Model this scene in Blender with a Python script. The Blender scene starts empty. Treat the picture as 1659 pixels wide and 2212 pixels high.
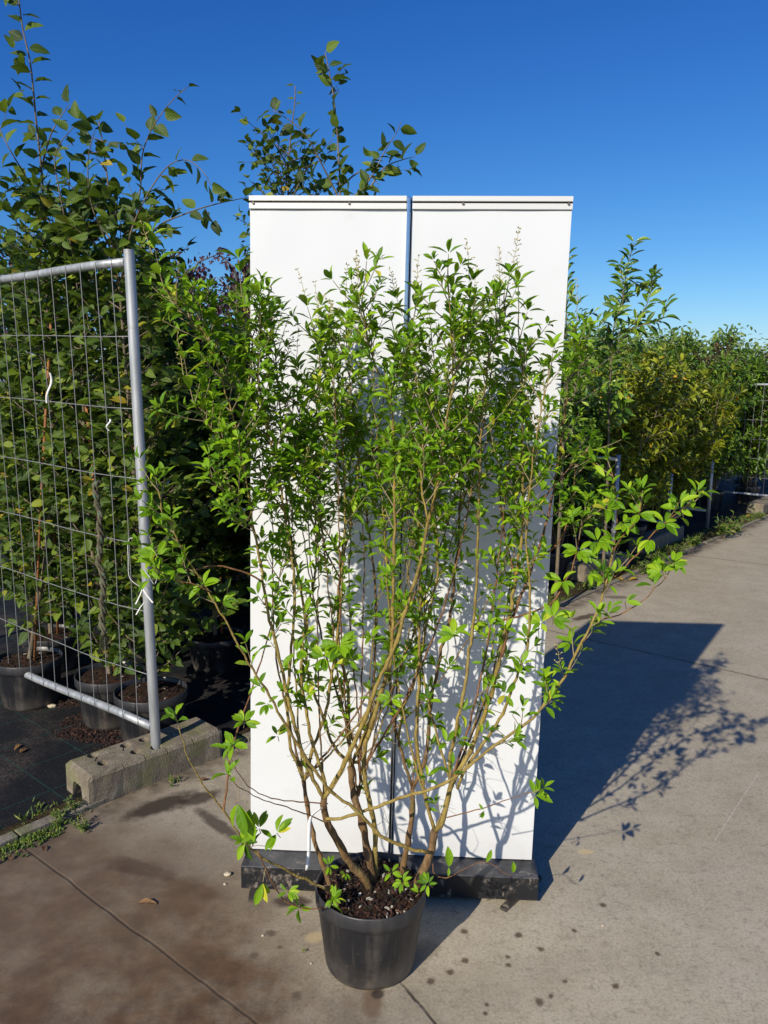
import bpy, math, random
import numpy as np
from mathutils import Matrix, Vector
R = math.radians
rng = random.Random(7)
C = bpy.context.scene.collection
sc = bpy.context.scene

# ------------------------------------------------------------ camera, sky, sun, exposure
W_, H_, F_, CH = 1659.0, 2212.0, 1690.0, 1.55          # picture grid used for measuring, focal length in it, eye height
PITCH, ROLL = R(9.2), 0.0135
c_, s_, cr_, sr_ = math.cos(PITCH), math.sin(PITCH), math.cos(ROLL), math.sin(ROLL)
cam_d = bpy.data.cameras.new('camera'); cam = bpy.data.objects.new('camera', cam_d); C.objects.link(cam)
Rv = Vector((cr_, sr_*s_, sr_*c_)); Uv = -Vector((sr_, -cr_*s_, -cr_*c_)); Fv = Vector((0, c_, -s_))
cam.matrix_world = Matrix(((Rv[0], Uv[0], -Fv[0], 0), (Rv[1], Uv[1], -Fv[1], 0), (Rv[2], Uv[2], -Fv[2], CH), (0, 0, 0, 1)))
cam_d.sensor_fit = 'HORIZONTAL'; cam_d.sensor_width = 36; cam_d.lens = 36*F_/W_
cam_d.clip_start = 0.05; cam_d.clip_end = 3000
sc.camera = cam
SUN_EL, SUN_AZ = R(31.8), R(212.4)                       # azimuth clockwise from +Y, where the sun stands
sund = Vector((math.sin(SUN_AZ)*math.cos(SUN_EL), math.cos(SUN_AZ)*math.cos(SUN_EL), math.sin(SUN_EL)))
ld = bpy.data.lights.new('sun', 'SUN'); ld.energy = 4.6; ld.angle = R(0.5); ld.color = (1.0, 0.91, 0.76)
lo = bpy.data.objects.new('sun', ld); C.objects.link(lo); lo.rotation_euler = sund.to_track_quat('Z', 'Y').to_euler()
lo.location = (-5, -8, 8)
w = bpy.data.worlds.new('World'); sc.world = w; w.use_nodes = True
nt = w.node_tree; bg = nt.nodes['Background']; sky = nt.nodes.new('ShaderNodeTexSky')
sky.sky_type = 'NISHITA'; sky.sun_disc = False; sky.sun_elevation = SUN_EL; sky.sun_rotation = SUN_AZ
sky.air_density = 1.0; sky.dust_density = 0.5; sky.ozone_density = 3.0
tn = nt.nodes.new('ShaderNodeMix'); tn.data_type = 'RGBA'; tn.blend_type = 'MULTIPLY'; tn.inputs[0].default_value = 1.0
tn.inputs[7].default_value = (0.50, 0.84, 1.32, 1)
nt.links.new(sky.outputs[0], tn.inputs[6])
sp_ = nt.nodes.new('ShaderNodeSeparateColor'); cb_ = nt.nodes.new('ShaderNodeCombineColor'); nt.links.new(tn.outputs[2], sp_.inputs[0])
for k_, (e_, g_) in enumerate(((1.9, 5.4), (1.38, 1.54), (.95, .97))):          # film-like colour response of the clear sky
    a_ = nt.nodes.new('ShaderNodeMath'); a_.operation = 'MULTIPLY'; a_.inputs[1].default_value = .0857
    b_ = nt.nodes.new('ShaderNodeMath'); b_.operation = 'POWER'; b_.inputs[1].default_value = e_
    c2 = nt.nodes.new('ShaderNodeMath'); c2.operation = 'MULTIPLY'; c2.inputs[1].default_value = g_/.0857
    d_ = nt.nodes.new('ShaderNodeMath'); d_.operation = 'MINIMUM'; d_.inputs[1].default_value = 12.0
    nt.links.new(sp_.outputs[k_], a_.inputs[0]); nt.links.new(a_.outputs[0], b_.inputs[0]); nt.links.new(b_.outputs[0], c2.inputs[0]); nt.links.new(c2.outputs[0], d_.inputs[0]); nt.links.new(d_.outputs[0], cb_.inputs[k_])
nt.links.new(cb_.outputs[0], bg.inputs[0]); bg.inputs[1].default_value = 0.08
sc.view_settings.view_transform = 'Standard'; sc.view_settings.look = 'None'
sc.view_settings.exposure = 0.17; sc.view_settings.gamma = 1.0
SUNV = np.array(sund)
UP = np.array([0, 0, 1.0])

# ------------------------------------------------------------ measuring helpers
def ray(x, y):
    u = (x-W_/2)/F_; v = (y-H_/2)/F_
    u2 = u*cr_+v*sr_; v2 = -u*sr_+v*cr_
    return np.array([u2, c_-v2*s_, -s_-v2*c_])
def gnd(x, y, z=0.0):
    r = ray(x, y); t = (z-CH)/r[2]; return np.array([0, 0, CH])+t*r
def atY(x, y, Y):
    r = ray(x, y); return np.array([0, 0, CH])+r*Y/r[1]
KX, KY = 0.6441, 0.7649                                  # along the kerb
AX, AY = -0.7649, 0.6441                                 # away from the concrete, into the stock beds
K0 = np.array([-1.269, 2.4])
def st(s, t, z=0.0):
    return np.array([K0[0]+KX*s+AX*t, K0[1]+KY*s+AY*t, z])

# ------------------------------------------------------------ objects
def tag(o, label=None, cat=None, group=None, kind=None):
    if label: o['label'] = label
    if cat: o['category'] = cat
    if group: o['group'] = group
    if kind: o['kind'] = kind
    return o
def empty(name, loc=(0, 0, 0), rz=0.0):
    o = bpy.data.objects.new(name, None); C.objects.link(o); o.location = tuple(loc); o.rotation_euler = (0, 0, rz)
    o.empty_display_size = 0.1; return o
def norm(v):
    n = math.sqrt(v[0]*v[0]+v[1]*v[1]+v[2]*v[2]); return v/n if n > 1e-9 else np.array([0, 0, 1.0])
def cross(a, b):
    return np.array([a[1]*b[2]-a[2]*b[1], a[2]*b[0]-a[0]*b[2], a[0]*b[1]-a[1]*b[0]])

class MB:
    def __init__(self): self.V = []; self.F = []; self.L = []; self.n = 0
    def add(self, V, faces, mat=0, leaf=None, smooth=True):
        V = np.asarray(V, float)
        self.V.append(V); self.L.append(np.zeros((len(V), 3)) if leaf is None else leaf)
        self.F.append((faces, self.n, mat, smooth)); self.n += len(V)
    def box(self, lo, hi, mat=0, M=None):
        x0, y0, z0 = lo; x1, y1, z1 = hi
        V = np.array([(x0,y0,z0),(x1,y0,z0),(x1,y1,z0),(x0,y1,z0),(x0,y0,z1),(x1,y0,z1),(x1,y1,z1),(x0,y1,z1)], float)
        if M is not None: V = V@M[:3,:3].T+M[:3,3]
        self.add(V, np.array([(0,3,2,1),(4,5,6,7),(0,1,5,4),(1,2,6,5),(2,3,7,6),(3,0,4,7)]), mat, smooth=False)
    def tube(self, P, rad, n=6, mat=0, cap=True):
        P = np.asarray(P, float); m = len(P)
        if np.isscalar(rad): rad = [rad]*m
        T = np.gradient(P, axis=0); T /= (np.linalg.norm(T, axis=1)[:, None]+1e-12)
        a = UP if abs(T[0][2]) < .9 else np.array([1.0, 0, 0])
        N = norm(cross(T[0], a)); ang = np.arange(n)*2*math.pi/n; ca, sa = np.cos(ang)[:, None], np.sin(ang)[:, None]
        V = np.zeros((m*n, 3))
        for i in range(m):
            N = N-T[i]*np.dot(N, T[i]); N = norm(N); B = cross(T[i], N)
            V[i*n:(i+1)*n] = P[i]+rad[i]*(ca*N+sa*B)
        i = np.arange(m-1)[:, None]*n; j = np.arange(n)[None, :]; j2 = (j+1) % n
        Fq = np.stack([i+j, i+j2, i+n+j2, i+n+j], -1).reshape(-1, 4)
        leaf = np.zeros((m*n, 3)); leaf[:, 1] = np.repeat(np.linspace(0, 1, m), n); leaf[:, 2] = rng.random()
        self.add(V, Fq, mat, leaf)
        if cap and n > 3:
            self.F.append((np.array([list(range(n))[::-1]]), self.n-m*n, mat, False))
            self.F.append((np.array([list(range(n))]), self.n-n, mat, False))
    def lathe(self, prof, n=48, mat=0, c=(0, 0, 0), wob=0):
        m = len(prof); ang = np.arange(n)*2*math.pi/n
        V = np.zeros((m*n, 3))
        for i, (r, z) in enumerate(prof):
            rr = r*(1+wob*np.sin(ang*2+1.3))
            V[i*n:(i+1)*n] = np.stack([rr*np.cos(ang)+c[0], rr*np.sin(ang)+c[1], np.full(n, z+c[2])], 1)
        i = np.arange(m-1)[:, None]*n; j = np.arange(n)[None, :]; j2 = (j+1) % n
        self.add(V, np.stack([i+j, i+j2, i+n+j2, i+n+j], -1).reshape(-1, 4), mat)
    def leaves(self, LV, tmpl, mat=0):
        """LV rows: origin3 dir3 normal3 length width rnd"""
        if not LV: return
        A = np.array(LV, float); TV, TF, TL = tmpl
        o, d, nn, ln, wd, rn = A[:, 0:3], A[:, 3:6], A[:, 6:9], A[:, 9], A[:, 10], A[:, 11]
        d = d/np.linalg.norm(d, axis=1)[:, None]
        nn = nn-d*np.sum(nn*d, 1)[:, None]; nn /= (np.linalg.norm(nn, axis=1)[:, None]+1e-9)
        b = np.cross(nn, d)
        N, m = len(A), len(TV)
        curl = (0.6+0.9*((rn*7.13) % 1.0))
        V = (o[:, None, :]+d[:, None, :]*(TV[None, :, 1]*ln[:, None])[..., None]
             + b[:, None, :]*(TV[None, :, 0]*wd[:, None])[..., None]
             + nn[:, None, :]*(TV[None, :, 2]*(ln*curl)[:, None])[..., None]).reshape(-1, 3)
        L = np.zeros((N, m, 3)); L[:, :, 0] = TL[:, 0]; L[:, :, 1] = TL[:, 1]; L[:, :, 2] = rn[:, None]
        Fa = (TF[None]+(np.arange(N)*m)[:, None, None])
        for k in (4,):
            self.add(V, Fa.reshape(-1, TF.shape[1]), mat, L.reshape(-1, 3))
    def build(self, name, mats, parent=None, loc=None):
        V = np.concatenate(self.V); L = np.concatenate(self.L)
        if parent is not None and parent.type == 'MESH' and loc is None: pass
        me = bpy.data.meshes.new(name)
        if not isinstance(mats, (list, tuple)): mats = [mats]
        for m in mats: me.materials.append(m)
        idx, tot, mi, sm = [], [], [], []
        for f, off, mat, smooth in self.F:
            f = np.asarray(f); idx.append((f+off).ravel()); tot.append(np.full(len(f), f.shape[1])); mi.append(np.full(len(f), mat)); sm.append(np.full(len(f), smooth))
        idx = np.concatenate(idx).astype(np.int32); tot = np.concatenate(tot).astype(np.int32); mi = np.concatenate(mi).astype(np.int32); sm = np.concatenate(sm)
        me.vertices.add(len(V)); me.vertices.foreach_set('co', V.astype(np.float32).ravel())
        me.loops.add(len(idx)); me.loops.foreach_set('vertex_index', idx)
        me.polygons.add(len(tot)); st_ = np.concatenate([[0], np.cumsum(tot)[:-1]]).astype(np.int32)
        me.polygons.foreach_set('loop_start', st_); me.polygons.foreach_set('loop_total', tot)
        me.polygons.foreach_set('material_index', mi); me.polygons.foreach_set('use_smooth', sm)
        me.update(calc_edges=True); me.validate()
        at = me.attributes.new('leaf', 'FLOAT_VECTOR', 'POINT'); at.data.foreach_set('vector', L.astype(np.float32).ravel())
        o = bpy.data.objects.new(name, me); C.objects.link(o)
        if parent is not None: o.parent = parent
        if loc is not None: o.location = tuple(loc)
        return o
def copy_tree(o, parent=None):
    kids = list(o.children)
    n = o.copy(); C.objects.link(n)
    if parent is not None: n.parent = parent
    for k in kids: copy_tree(k, n)
    return n
def bevel(o, wdt=.004, seg=2):
    m = o.modifiers.new('bevel', 'BEVEL'); m.width = wdt; m.segments = seg; m.limit_method = 'ANGLE'; return o

# ------------------------------------------------------------ materials
class G:
    """small node graph helper"""
    def __init__(self, name):
        self.m = bpy.data.materials.new(name); self.m.use_nodes = True; self.t = self.m.node_tree
        self.t.nodes.clear(); self.out = self.t.nodes.new('ShaderNodeOutputMaterial')
        self.b = self.t.nodes.new('ShaderNodeBsdfPrincipled'); self.t.links.new(self.b.outputs[0], self.out.inputs[0])
        self.pos = None
    def N(self, ty, **k):
        n = self.t.nodes.new(ty)
        for a, v in k.items(): setattr(n, a, v)
        return n
    def put(self, sock, v):
        if hasattr(v, 'is_output') or isinstance(v, bpy.types.NodeSocket): self.t.links.new(v, sock)
        elif isinstance(v, (tuple, list)) and len(v) == 3 and sock.type == 'RGBA': sock.default_value = (*v, 1)
        else: sock.default_value = v
    def P(self):
        if self.pos is None: self.pos = self.N('ShaderNodeTexCoord').outputs['Object']
        return self.pos
    def math(self, op, a, b=0.0, c=0.0):
        n = self.N('ShaderNodeMath', operation=op); self.put(n.inputs[0], a); self.put(n.inputs[1], b); self.put(n.inputs[2], c); return n.outputs[0]
    def sstep(self, v, lo, hi, a=0.0, b=1.0):
        n = self.N('ShaderNodeMapRange', interpolation_type='SMOOTHSTEP'); self.put(n.inputs[0], v)
        for i, q in enumerate((lo, hi, a, b)): self.put(n.inputs[i+1], q)
        return n.outputs[0]
    def noise(self, sc=5, det=4, rough=.55, vec=None, dist=0):
        n = self.N('ShaderNodeTexNoise'); self.put(n.inputs['Vector'], vec or self.P()); n.inputs['Scale'].default_value = sc
        n.inputs['Detail'].default_value = det; n.inputs['Roughness'].default_value = rough; n.inputs['Distortion'].default_value = dist; return n.outputs[0]
    def vor(self, sc=5, feat='F1', vec=None, out=0):
        n = self.N('ShaderNodeTexVoronoi', feature=feat); self.put(n.inputs['Vector'], vec or self.P()); n.inputs['Scale'].default_value = sc; return n.outputs[out]
    def mix(self, f, a, b, mode='MIX'):
        n = self.N('ShaderNodeMix', data_type='RGBA', blend_type=mode); self.put(n.inputs[0], f); self.put(n.inputs[6], a); self.put(n.inputs[7], b); return n.outputs[2]
    def ramp(self, f, stops):
        n = self.N('ShaderNodeValToRGB'); self.put(n.inputs[0], f); e = n.color_ramp.elements
        while len(e) < len(stops): e.new(.5)
        for i, (p, c) in enumerate(stops): e[i].position = p; e[i].color = (*c, 1)
        return n.outputs[0]
    def xyz(self, v=None):
        n = self.N('ShaderNodeSeparateXYZ'); self.put(n.inputs[0], v or self.P()); return n.outputs
    def scale(self, v, s):
        n = self.N('ShaderNodeMapping'); self.put(n.inputs[0], v); n.inputs['Scale'].default_value = s; return n.outputs[0]
    def bump(self, h, st_=.3, dist=.01, nrm=None):
        n = self.N('ShaderNodeBump'); n.inputs['Strength'].default_value = st_; n.inputs['Distance'].default_value = dist; self.put(n.inputs['Height'], h)
        if nrm is not None: self.put(n.inputs['Normal'], nrm)
        return n.outputs[0]
    def fin(self, col, rough=.6, nrm=None, metal=0, spec=None):
        self.put(self.b.inputs['Base Color'], col); self.put(self.b.inputs['Roughness'], rough); self.put(self.b.inputs['Metallic'], metal)
        if nrm is not None: self.put(self.b.inputs['Normal'], nrm)
        if spec is not None: self.b.inputs['Specular IOR Level'].default_value = spec
        return self.m

def leaf_mat(name, stops, veins=6, vslope=.5, rough=.42, trans=.3, tcol=(.25, .4, .03), bump=.35, mid=(.2, .3, .06), spec=.45):
    g = G(name); a = g.N('ShaderNodeAttribute', attribute_name='leaf'); x, y, z = g.xyz(a.outputs['Vector'])
    col = g.ramp(z, stops)
    nz = g.noise(35, 2); col = g.mix(g.math('MULTIPLY', nz, .55), col, g.mix(1.0, col, (.55, .6, .5), 'MULTIPLY'))
    ax = g.math('ABSOLUTE', x)
    m = g.sstep(ax, .03, .14, 1, 0)
    col = g.mix(g.math('MULTIPLY', m, .5), col, mid)
    ph = g.math('MULTIPLY', g.math('SUBTRACT', y, g.math('MULTIPLY', ax, vslope*.5)), veins*2*math.pi)
    wv = g.math('SINE', ph)
    if veins > 4:
        col = g.mix(g.sstep(wv, .5, 1.0, 0, .35), col, mid)
    nrm = g.bump(g.math('ADD', wv, g.math('MULTIPLY', m, -1.5)), bump, .0035)
    g.fin(col, rough, nrm, spec=spec)
    tr = g.N('ShaderNodeBsdfTranslucent'); g.put(tr.inputs[0], g.mix(.5, col, tcol)); g.put(tr.inputs['Normal'], nrm)
    mx = g.N('ShaderNodeMixShader'); mx.inputs[0].default_value = trans
    g.t.links.new(g.b.outputs[0], mx.inputs[1]); g.t.links.new(tr.outputs[0], mx.inputs[2]); g.t.links.new(mx.outputs[0], g.out.inputs[0])
    return g.m
M = {}
M['privet'] = leaf_mat('privet_leaf', [(0, (.035, .11, .005)), (.35, (.12, .27, .008)), (.72, (.27, .47, .012)), (.97, (.44, .58, .03)), (1, (.65, .6, .05))], veins=4, trans=.30, tcol=(.5, .7, .03), rough=.45, bump=.12, spec=.22)
M['hornbeam'] = leaf_mat('hornbeam_leaf', [(0, (.014, .036, .006)), (.4, (.05, .10, .009)), (.7, (.14, .22, .015)), (.93, (.34, .39, .028)), (1, (.5, .34, .03))], veins=9, vslope=.55, trans=.28, bump=.3, rough=.5, mid=(.13, .2, .03))
M['laurel'] = leaf_mat('laurel_leaf', [(0, (.03, .08, .010)), (.5, (.10, .20, .016)), (.85, (.21, .33, .03)), (1, (.36, .46, .04))], veins=4, trans=.2, rough=.33, bump=.2)
M['olive'] = leaf_mat('olive_leaf', [(0, (.06, .09, .009)), (.4, (.20, .24, .014)), (.8, (.40, .43, .025)), (.97, (.45, .46, .04)), (1, (.75, .42, .03))], veins=4, trans=.2, rough=.34)
M['purple'] = leaf_mat('purple_leaf', [(0, (.02, .008, .016)), (.6, (.05, .016, .035)), (1, (.11, .04, .07))], veins=3, trans=.2, tcol=(.2, .03, .08), mid=(.1, .03, .05))
M['bronze'] = leaf_mat('bronze_leaf', [(0, (.04, .05, .015)), (.5, (.10, .07, .03)), (1, (.22, .12, .06))], veins=4, trans=.2, tcol=(.3, .12, .04), mid=(.15, .08, .04))
M['far'] = leaf_mat('far_leaf', [(0, (.05, .11, .02)), (.6, (.14, .23, .03)), (1, (.25, .34, .05))], veins=3, trans=.2)
M['weed'] = leaf_mat('weed_leaf', [(0, (.04, .09, .01)), (.6, (.1, .18, .02)), (1, (.28, .3, .05))], veins=3, trans=.25)
M['dry'] = leaf_mat('dry_leaf', [(0, (.09, .035, .018)), (.5, (.2, .08, .03)), (1, (.34, .2, .09))], veins=5, trans=.1, tcol=(.3, .15, .05), mid=(.2, .1, .05))
M['yellow'] = leaf_mat('yellow_leaf', [(0, (.55, .33, .03)), (1, (.7, .5, .05))], veins=5, trans=.2, tcol=(.6, .4, .05), mid=(.6, .4, .1))

def bark(name, c0, c1, c2, sc=60, moss=0.0):
    g = G(name); a = g.N('ShaderNodeAttribute', attribute_name='leaf'); _, y, z = g.xyz(a.outputs['Vector'])
    n1 = g.noise(sc, 5, .65, g.scale(g.P(), (1, 1, .35))); n2 = g.noise(9, 3)
    col = g.ramp(n1, [(.25, c0), (.55, c1), (.8, c2)])
    col = g.mix(g.sstep(n2, .45, .7, 0, .6), col, g.mix(1.0, col, (1.25, 1.2, .8), 'MULTIPLY'))
    v = g.vor(130, vec=g.scale(g.P(), (1, 1, .7))); col = g.mix(g.sstep(v, .12, .2, .7, 0), col, c0)
    if moss: col = g.mix(g.sstep(g.noise(20, 4), .55, .68, 0, moss), col, (.09, .13, .03))
    return g.fin(col, .75, g.bump(g.math('ADD', n1, v), .6, .003), spec=.3)
M['bark_young'] = bark('young_privet_bark', (.10, .065, .02), (.27, .20, .055), (.36, .30, .10), 70)
M['bark_old'] = bark('old_privet_bark', (.06, .035, .018), (.17, .10, .045), (.27, .19, .10), 55, .3)
M['bark_red'] = bark('reddish_twig_bark', (.07, .03, .015), (.19, .09, .04), (.3, .2, .1), 70)
M['bark_grey'] = bark('hornbeam_bark', (.06, .045, .03), (.16, .13, .09), (.27, .23, .18), 40, .25)
M['cane'] = bark('bamboo_cane_skin', (.12, .045, .02), (.33, .14, .05), (.42, .22, .1), 12)
M['panicle'] = G('spent_flower').fin((.42, .36, .13), .7)
M['twig'] = G('thin_twig').fin((.26, .2, .11), .7)

def mat_plastic(name='pot_plastic', base=(.011, .012, .015), dust=(.14, .12, .10)):
    g = G(name); x, y, z = g.xyz()
    streak = g.noise(14, 4, .6, g.scale(g.P(), (1, 1, .12))); fine = g.noise(90, 3); big = g.noise(7, 5, .65)
    d = g.math('MULTIPLY', g.sstep(streak, .42, .72), g.sstep(big, .35, .65))
    low = g.sstep(z, .10, .0, 0, .55)
    d = g.math('ADD', g.math('MULTIPLY', d, .42), g.math('MULTIPLY', low, g.sstep(big, .3, .65)))
    d = g.math('ADD', d, g.math('MULTIPLY', g.sstep(fine, .6, .75), .18))
    sp = g.sstep(g.vor(55), .06, .1, .5, 0); d = g.math('MINIMUM', g.math('ADD', d, g.math('MULTIPLY', sp, g.sstep(big, .5, .6))), 1.0)
    band = g.sstep(g.math('ADD', z, g.math('MULTIPLY', g.math('SUBTRACT', g.noise(12, 4, .7), .5), .05)), .188, .196, 0, 1)
    scr = g.sstep(g.noise(26, 3, .8, g.scale(g.P(), (1, 1, .05))), .55, .62, 0, .45)
    base = g.mix(g.math('MULTIPLY', band, .6), g.mix(scr, base, (.038, .036, .035)), (.036, .037, .041))
    return g.fin(g.mix(d, base, dust), g.math('ADD', g.math('MULTIPLY', streak, .35), .27), g.bump(g.math('ADD', streak, g.math('MULTIPLY', fine, .3)), .3, .004), spec=.5)
M['pot'] = mat_plastic()
def mat_soil():
    g = G('bark_mulch'); n = g.noise(70, 5, .7); v = g.vor(60, out=1)
    col = g.ramp(n, [(.3, (.012, .007, .005)), (.55, (.05, .026, .016)), (.75, (.13, .07, .045))])
    col = g.mix(.5, col, g.mix(1.0, col, v, 'MULTIPLY'))
    return g.fin(col, .85, g.bump(n, 1.0, .01), spec=.2)
M['soil'] = mat_soil()
def mat_chip():
    g = G('mulch_chip'); a = g.N('ShaderNodeAttribute', attribute_name='leaf'); z = g.xyz(a.outputs['Vector'])[2]
    col = g.ramp(z, [(0, (.010, .006, .005)), (.5, (.032, .017, .013)), (.8, (.075, .035, .026)), (.95, (.15, .075, .05)), (1, (.55, .52, .45))])
    return g.fin(g.mix(g.noise(80, 3), g.mix(1.0, col, (.4, .4, .4), 'MULTIPLY'), col), .7, spec=.3)
M['chip'] = mat_chip()
def mat_concrete():
    g = G('concrete_slab'); P = g.P(); x, y, z = g.xyz()
    # coordinates along / across the kerb
    s = g.math('ADD', g.math('MULTIPLY', g.math('SUBTRACT', x, K0[0]), KX), g.math('MULTIPLY', g.math('SUBTRACT', y, K0[1]), KY))
    t = g.math('ADD', g.math('MULTIPLY', g.math('SUBTRACT', x, K0[0]), AX), g.math('MULTIPLY', g.math('SUBTRACT', y, K0[1]), AY))
    big = g.noise(.9, 6, .6); mid = g.noise(6, 6, .65); fin = g.noise(120, 4, .7); grit = g.noise(420, 2, .6)
    sw = g.noise(7, 5, .6, g.scale(P, (.35, 1.6, 1)), 1.2)
    col = g.ramp(mid, [(.25, (.32, .28, .205)), (.5, (.40, .355, .267)), (.78, (.46, .41, .32))])
    col = g.mix(g.sstep(big, .35, .65, .0, .55), col, g.mix(1.0, col, (.80, .76, .70), 'MULTIPLY'))
    col = g.mix(g.sstep(sw, .5, .75, 0, .22), col, (.40, .37, .33))
    f2 = g.noise(210, 3, .8); col = g.mix(g.sstep(fin, .48, .70, 0, .42), col, (.52, .475, .39)); col = g.mix(g.sstep(fin, .5, .32, 0, .5), col, (.17, .14, .10)); col = g.mix(g.sstep(f2, .58, .7, 0, .45), col, (.60, .56, .48)); col = g.mix(g.sstep(f2, .42, .3, 0, .45), col, (.14, .11, .08))
    md = g.noise(38, 4, .75); col = g.mix(g.sstep(md, .5, .3, 0, .55), col, (.17, .145, .115)); col = g.mix(g.sstep(md, .55, .75, 0, .4), col, (.40, .37, .32))
    col = g.mix(g.sstep(g.vor(46), .05, .085, .55, 0), col, (.12, .09, .065))
    col = g.mix(g.sstep(g.vor(33, vec=g.scale(P, (1, 1.1, 1))), .03, .05, .6, 0), col, (.62, .58, .5))
    def blob(cx, cy, rx, ry, rot, lo, hi, nsc=4, na=.5):
        dx = g.math('SUBTRACT', x, cx); dy = g.math('SUBTRACT', y, cy); cc, ss = math.cos(rot), math.sin(rot)
        a = g.math('DIVIDE', g.math('ADD', g.math('MULTIPLY', dx, cc), g.math('MULTIPLY', dy, ss)), rx)
        b = g.math('DIVIDE', g.math('SUBTRACT', g.math('MULTIPLY', dy, cc), g.math('MULTIPLY', dx, ss)), ry)
        d = g.math('SQRT', g.math('ADD', g.math('MULTIPLY', a, a), g.math('MULTIPLY', b, b)))
        d = g.math('ADD', d, g.math('MULTIPLY', g.math('SUBTRACT', g.noise(nsc, 5, .6), .5), na))
        return g.sstep(d, lo, hi, 1, 0)
    # brown damp stain on the left slab
    p = gnd(240, 1990); m = blob(p[0], p[1], .85, .40, R(-35), .4, 1.35, 5, 1.0)
    p = gnd(90, 2150); m2 = blob(p[0], p[1], .55, .32, R(-15), .3, 1.3, 4, .9)
    p = gnd(300, 1960); m3 = blob(p[0], p[1], .30, .15, R(25), .2, 1.1, 6, .9)
    dirt = g.math('MINIMUM', g.math('ADD', g.math('MULTIPLY', m, .95), g.math('ADD', g.math('MULTIPLY', m2, 1.1), g.math('MULTIPLY', m3, .8))), .96)
    dirt = g.math('MULTIPLY', dirt, g.sstep(mid, .25, .6, .55, 1))
    col = g.mix(dirt, col, g.mix(g.sstep(g.noise(18, 5), .35, .7), (.052, .024, .010), (.105, .055, .025)))
    p = gnd(90, 1900); col = g.mix(g.math('MULTIPLY', blob(p[0], p[1], .8, .6, 0, .3, 1.5, 3, .8), .5), col, (.17, .125, .085))
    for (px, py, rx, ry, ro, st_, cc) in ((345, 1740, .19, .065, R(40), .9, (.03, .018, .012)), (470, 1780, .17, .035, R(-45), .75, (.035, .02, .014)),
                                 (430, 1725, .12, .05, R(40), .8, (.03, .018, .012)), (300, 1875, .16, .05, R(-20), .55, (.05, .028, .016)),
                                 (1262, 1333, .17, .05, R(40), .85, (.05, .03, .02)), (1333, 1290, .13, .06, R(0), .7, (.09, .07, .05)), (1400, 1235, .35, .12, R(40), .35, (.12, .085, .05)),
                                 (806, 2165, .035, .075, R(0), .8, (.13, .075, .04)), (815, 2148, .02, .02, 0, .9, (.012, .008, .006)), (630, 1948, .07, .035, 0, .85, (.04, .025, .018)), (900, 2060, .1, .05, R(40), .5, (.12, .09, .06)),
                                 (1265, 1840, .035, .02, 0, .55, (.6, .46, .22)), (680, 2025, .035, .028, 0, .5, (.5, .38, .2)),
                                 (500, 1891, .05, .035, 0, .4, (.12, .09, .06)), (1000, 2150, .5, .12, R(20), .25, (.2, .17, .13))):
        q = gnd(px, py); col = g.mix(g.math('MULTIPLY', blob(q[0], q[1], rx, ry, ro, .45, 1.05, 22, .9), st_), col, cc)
    for (px, py) in ((437, 2058), (500, 1650), (1005, 2075), (1052, 2170), (1048, 2189), (1097, 2067), (1168, 2050), (1190, 2152), (1302, 1955), (780, 1975), (585, 2016), (548, 2064), (605, 2046), (1098, 2085), (1240, 2010), (930, 2120), (973, 2100), (1220, 2120), (1165, 2165), (1420, 2060), (1330, 2130), (640, 2150), (420, 2140), (1003, 2012), (1120, 2020)):
        q = gnd(px, py); rr = rng.uniform(.006, .014); col = g.mix(blob(q[0], q[1], rr*1.2, rr, rng.random()*3, .4, 1.4, 90, 1.5), col, (.11, .08, .055))
    # joints
    wob = g.math('MULTIPLY', g.math('SUBTRACT', g.noise(3, 4, .6), .5), .03)
    jt = None
    for (a, b) in (((80, 1851), (560, 2212)), ((1234, 1373), (1659, 1468)), ((1509, 1202), (1616, 1215)), ((862, 2122), (942, 2212))):
        A, B = gnd(*a), gnd(*b); d = (B-A)[:2]; L_ = np.linalg.norm(d); nx, ny = -d[1]/L_, d[0]/L_
        e = g.math('ABSOLUTE', g.math('ADD', g.math('ADD', g.math('MULTIPLY', g.math('SUBTRACT', x, A[0]), nx), g.math('MULTIPLY', g.math('SUBTRACT', y, A[1]), ny)), wob if a[0] != 862 else g.math('MULTIPLY', wob, 1.6)))
        wd = .0045
        li = g.sstep(e, wd*.4, wd*1.3, 1, 0)
        if a[0] == 862:
            li = g.math('MULTIPLY', li, g.sstep(y, A[1]-.05, A[1]+.03, 1, 0))
        jt = li if jt is None else g.math('MAXIMUM', jt, li)
        halo = g.sstep(e, 0, .035, .35, 0)
        col = g.mix(g.math('MULTIPLY', halo, g.sstep(mid, .35, .6)), col, (.12, .09, .06))
    col = g.mix(g.math('MULTIPLY', g.math('MULTIPLY', jt, g.math('SUBTRACT', 1.0, g.math('MULTIPLY', dirt, .6))), g.sstep(mid, .3, .55, .4, .9)), col, (.04, .028, .02))
    # grime along the kerb
    col = g.mix(g.math('MULTIPLY', g.sstep(g.math('ADD', t, g.math('MULTIPLY', g.math('SUBTRACT', mid, .5), .25)), -.16, 0, 0, .85), g.sstep(g.noise(11, 4), .3, .6, .3, 1)), col, (.055, .035, .022))
    # pale scratch
    A, B = gnd(1642, 1665), gnd(1546, 1812); d = (B-A)[:2]; L_ = np.linalg.norm(d); ux, uy = d/L_
    e = g.math('ABSOLUTE', g.math('ADD', g.math('MULTIPLY', g.math('SUBTRACT', x, A[0]), -uy), g.math('MULTIPLY', g.math('SUBTRACT', y, A[1]), ux)))
    al = g.math('ADD', g.math('MULTIPLY', g.math('SUBTRACT', x, A[0]), ux), g.math('MULTIPLY', g.math('SUBTRACT', y, A[1]), uy))
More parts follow.
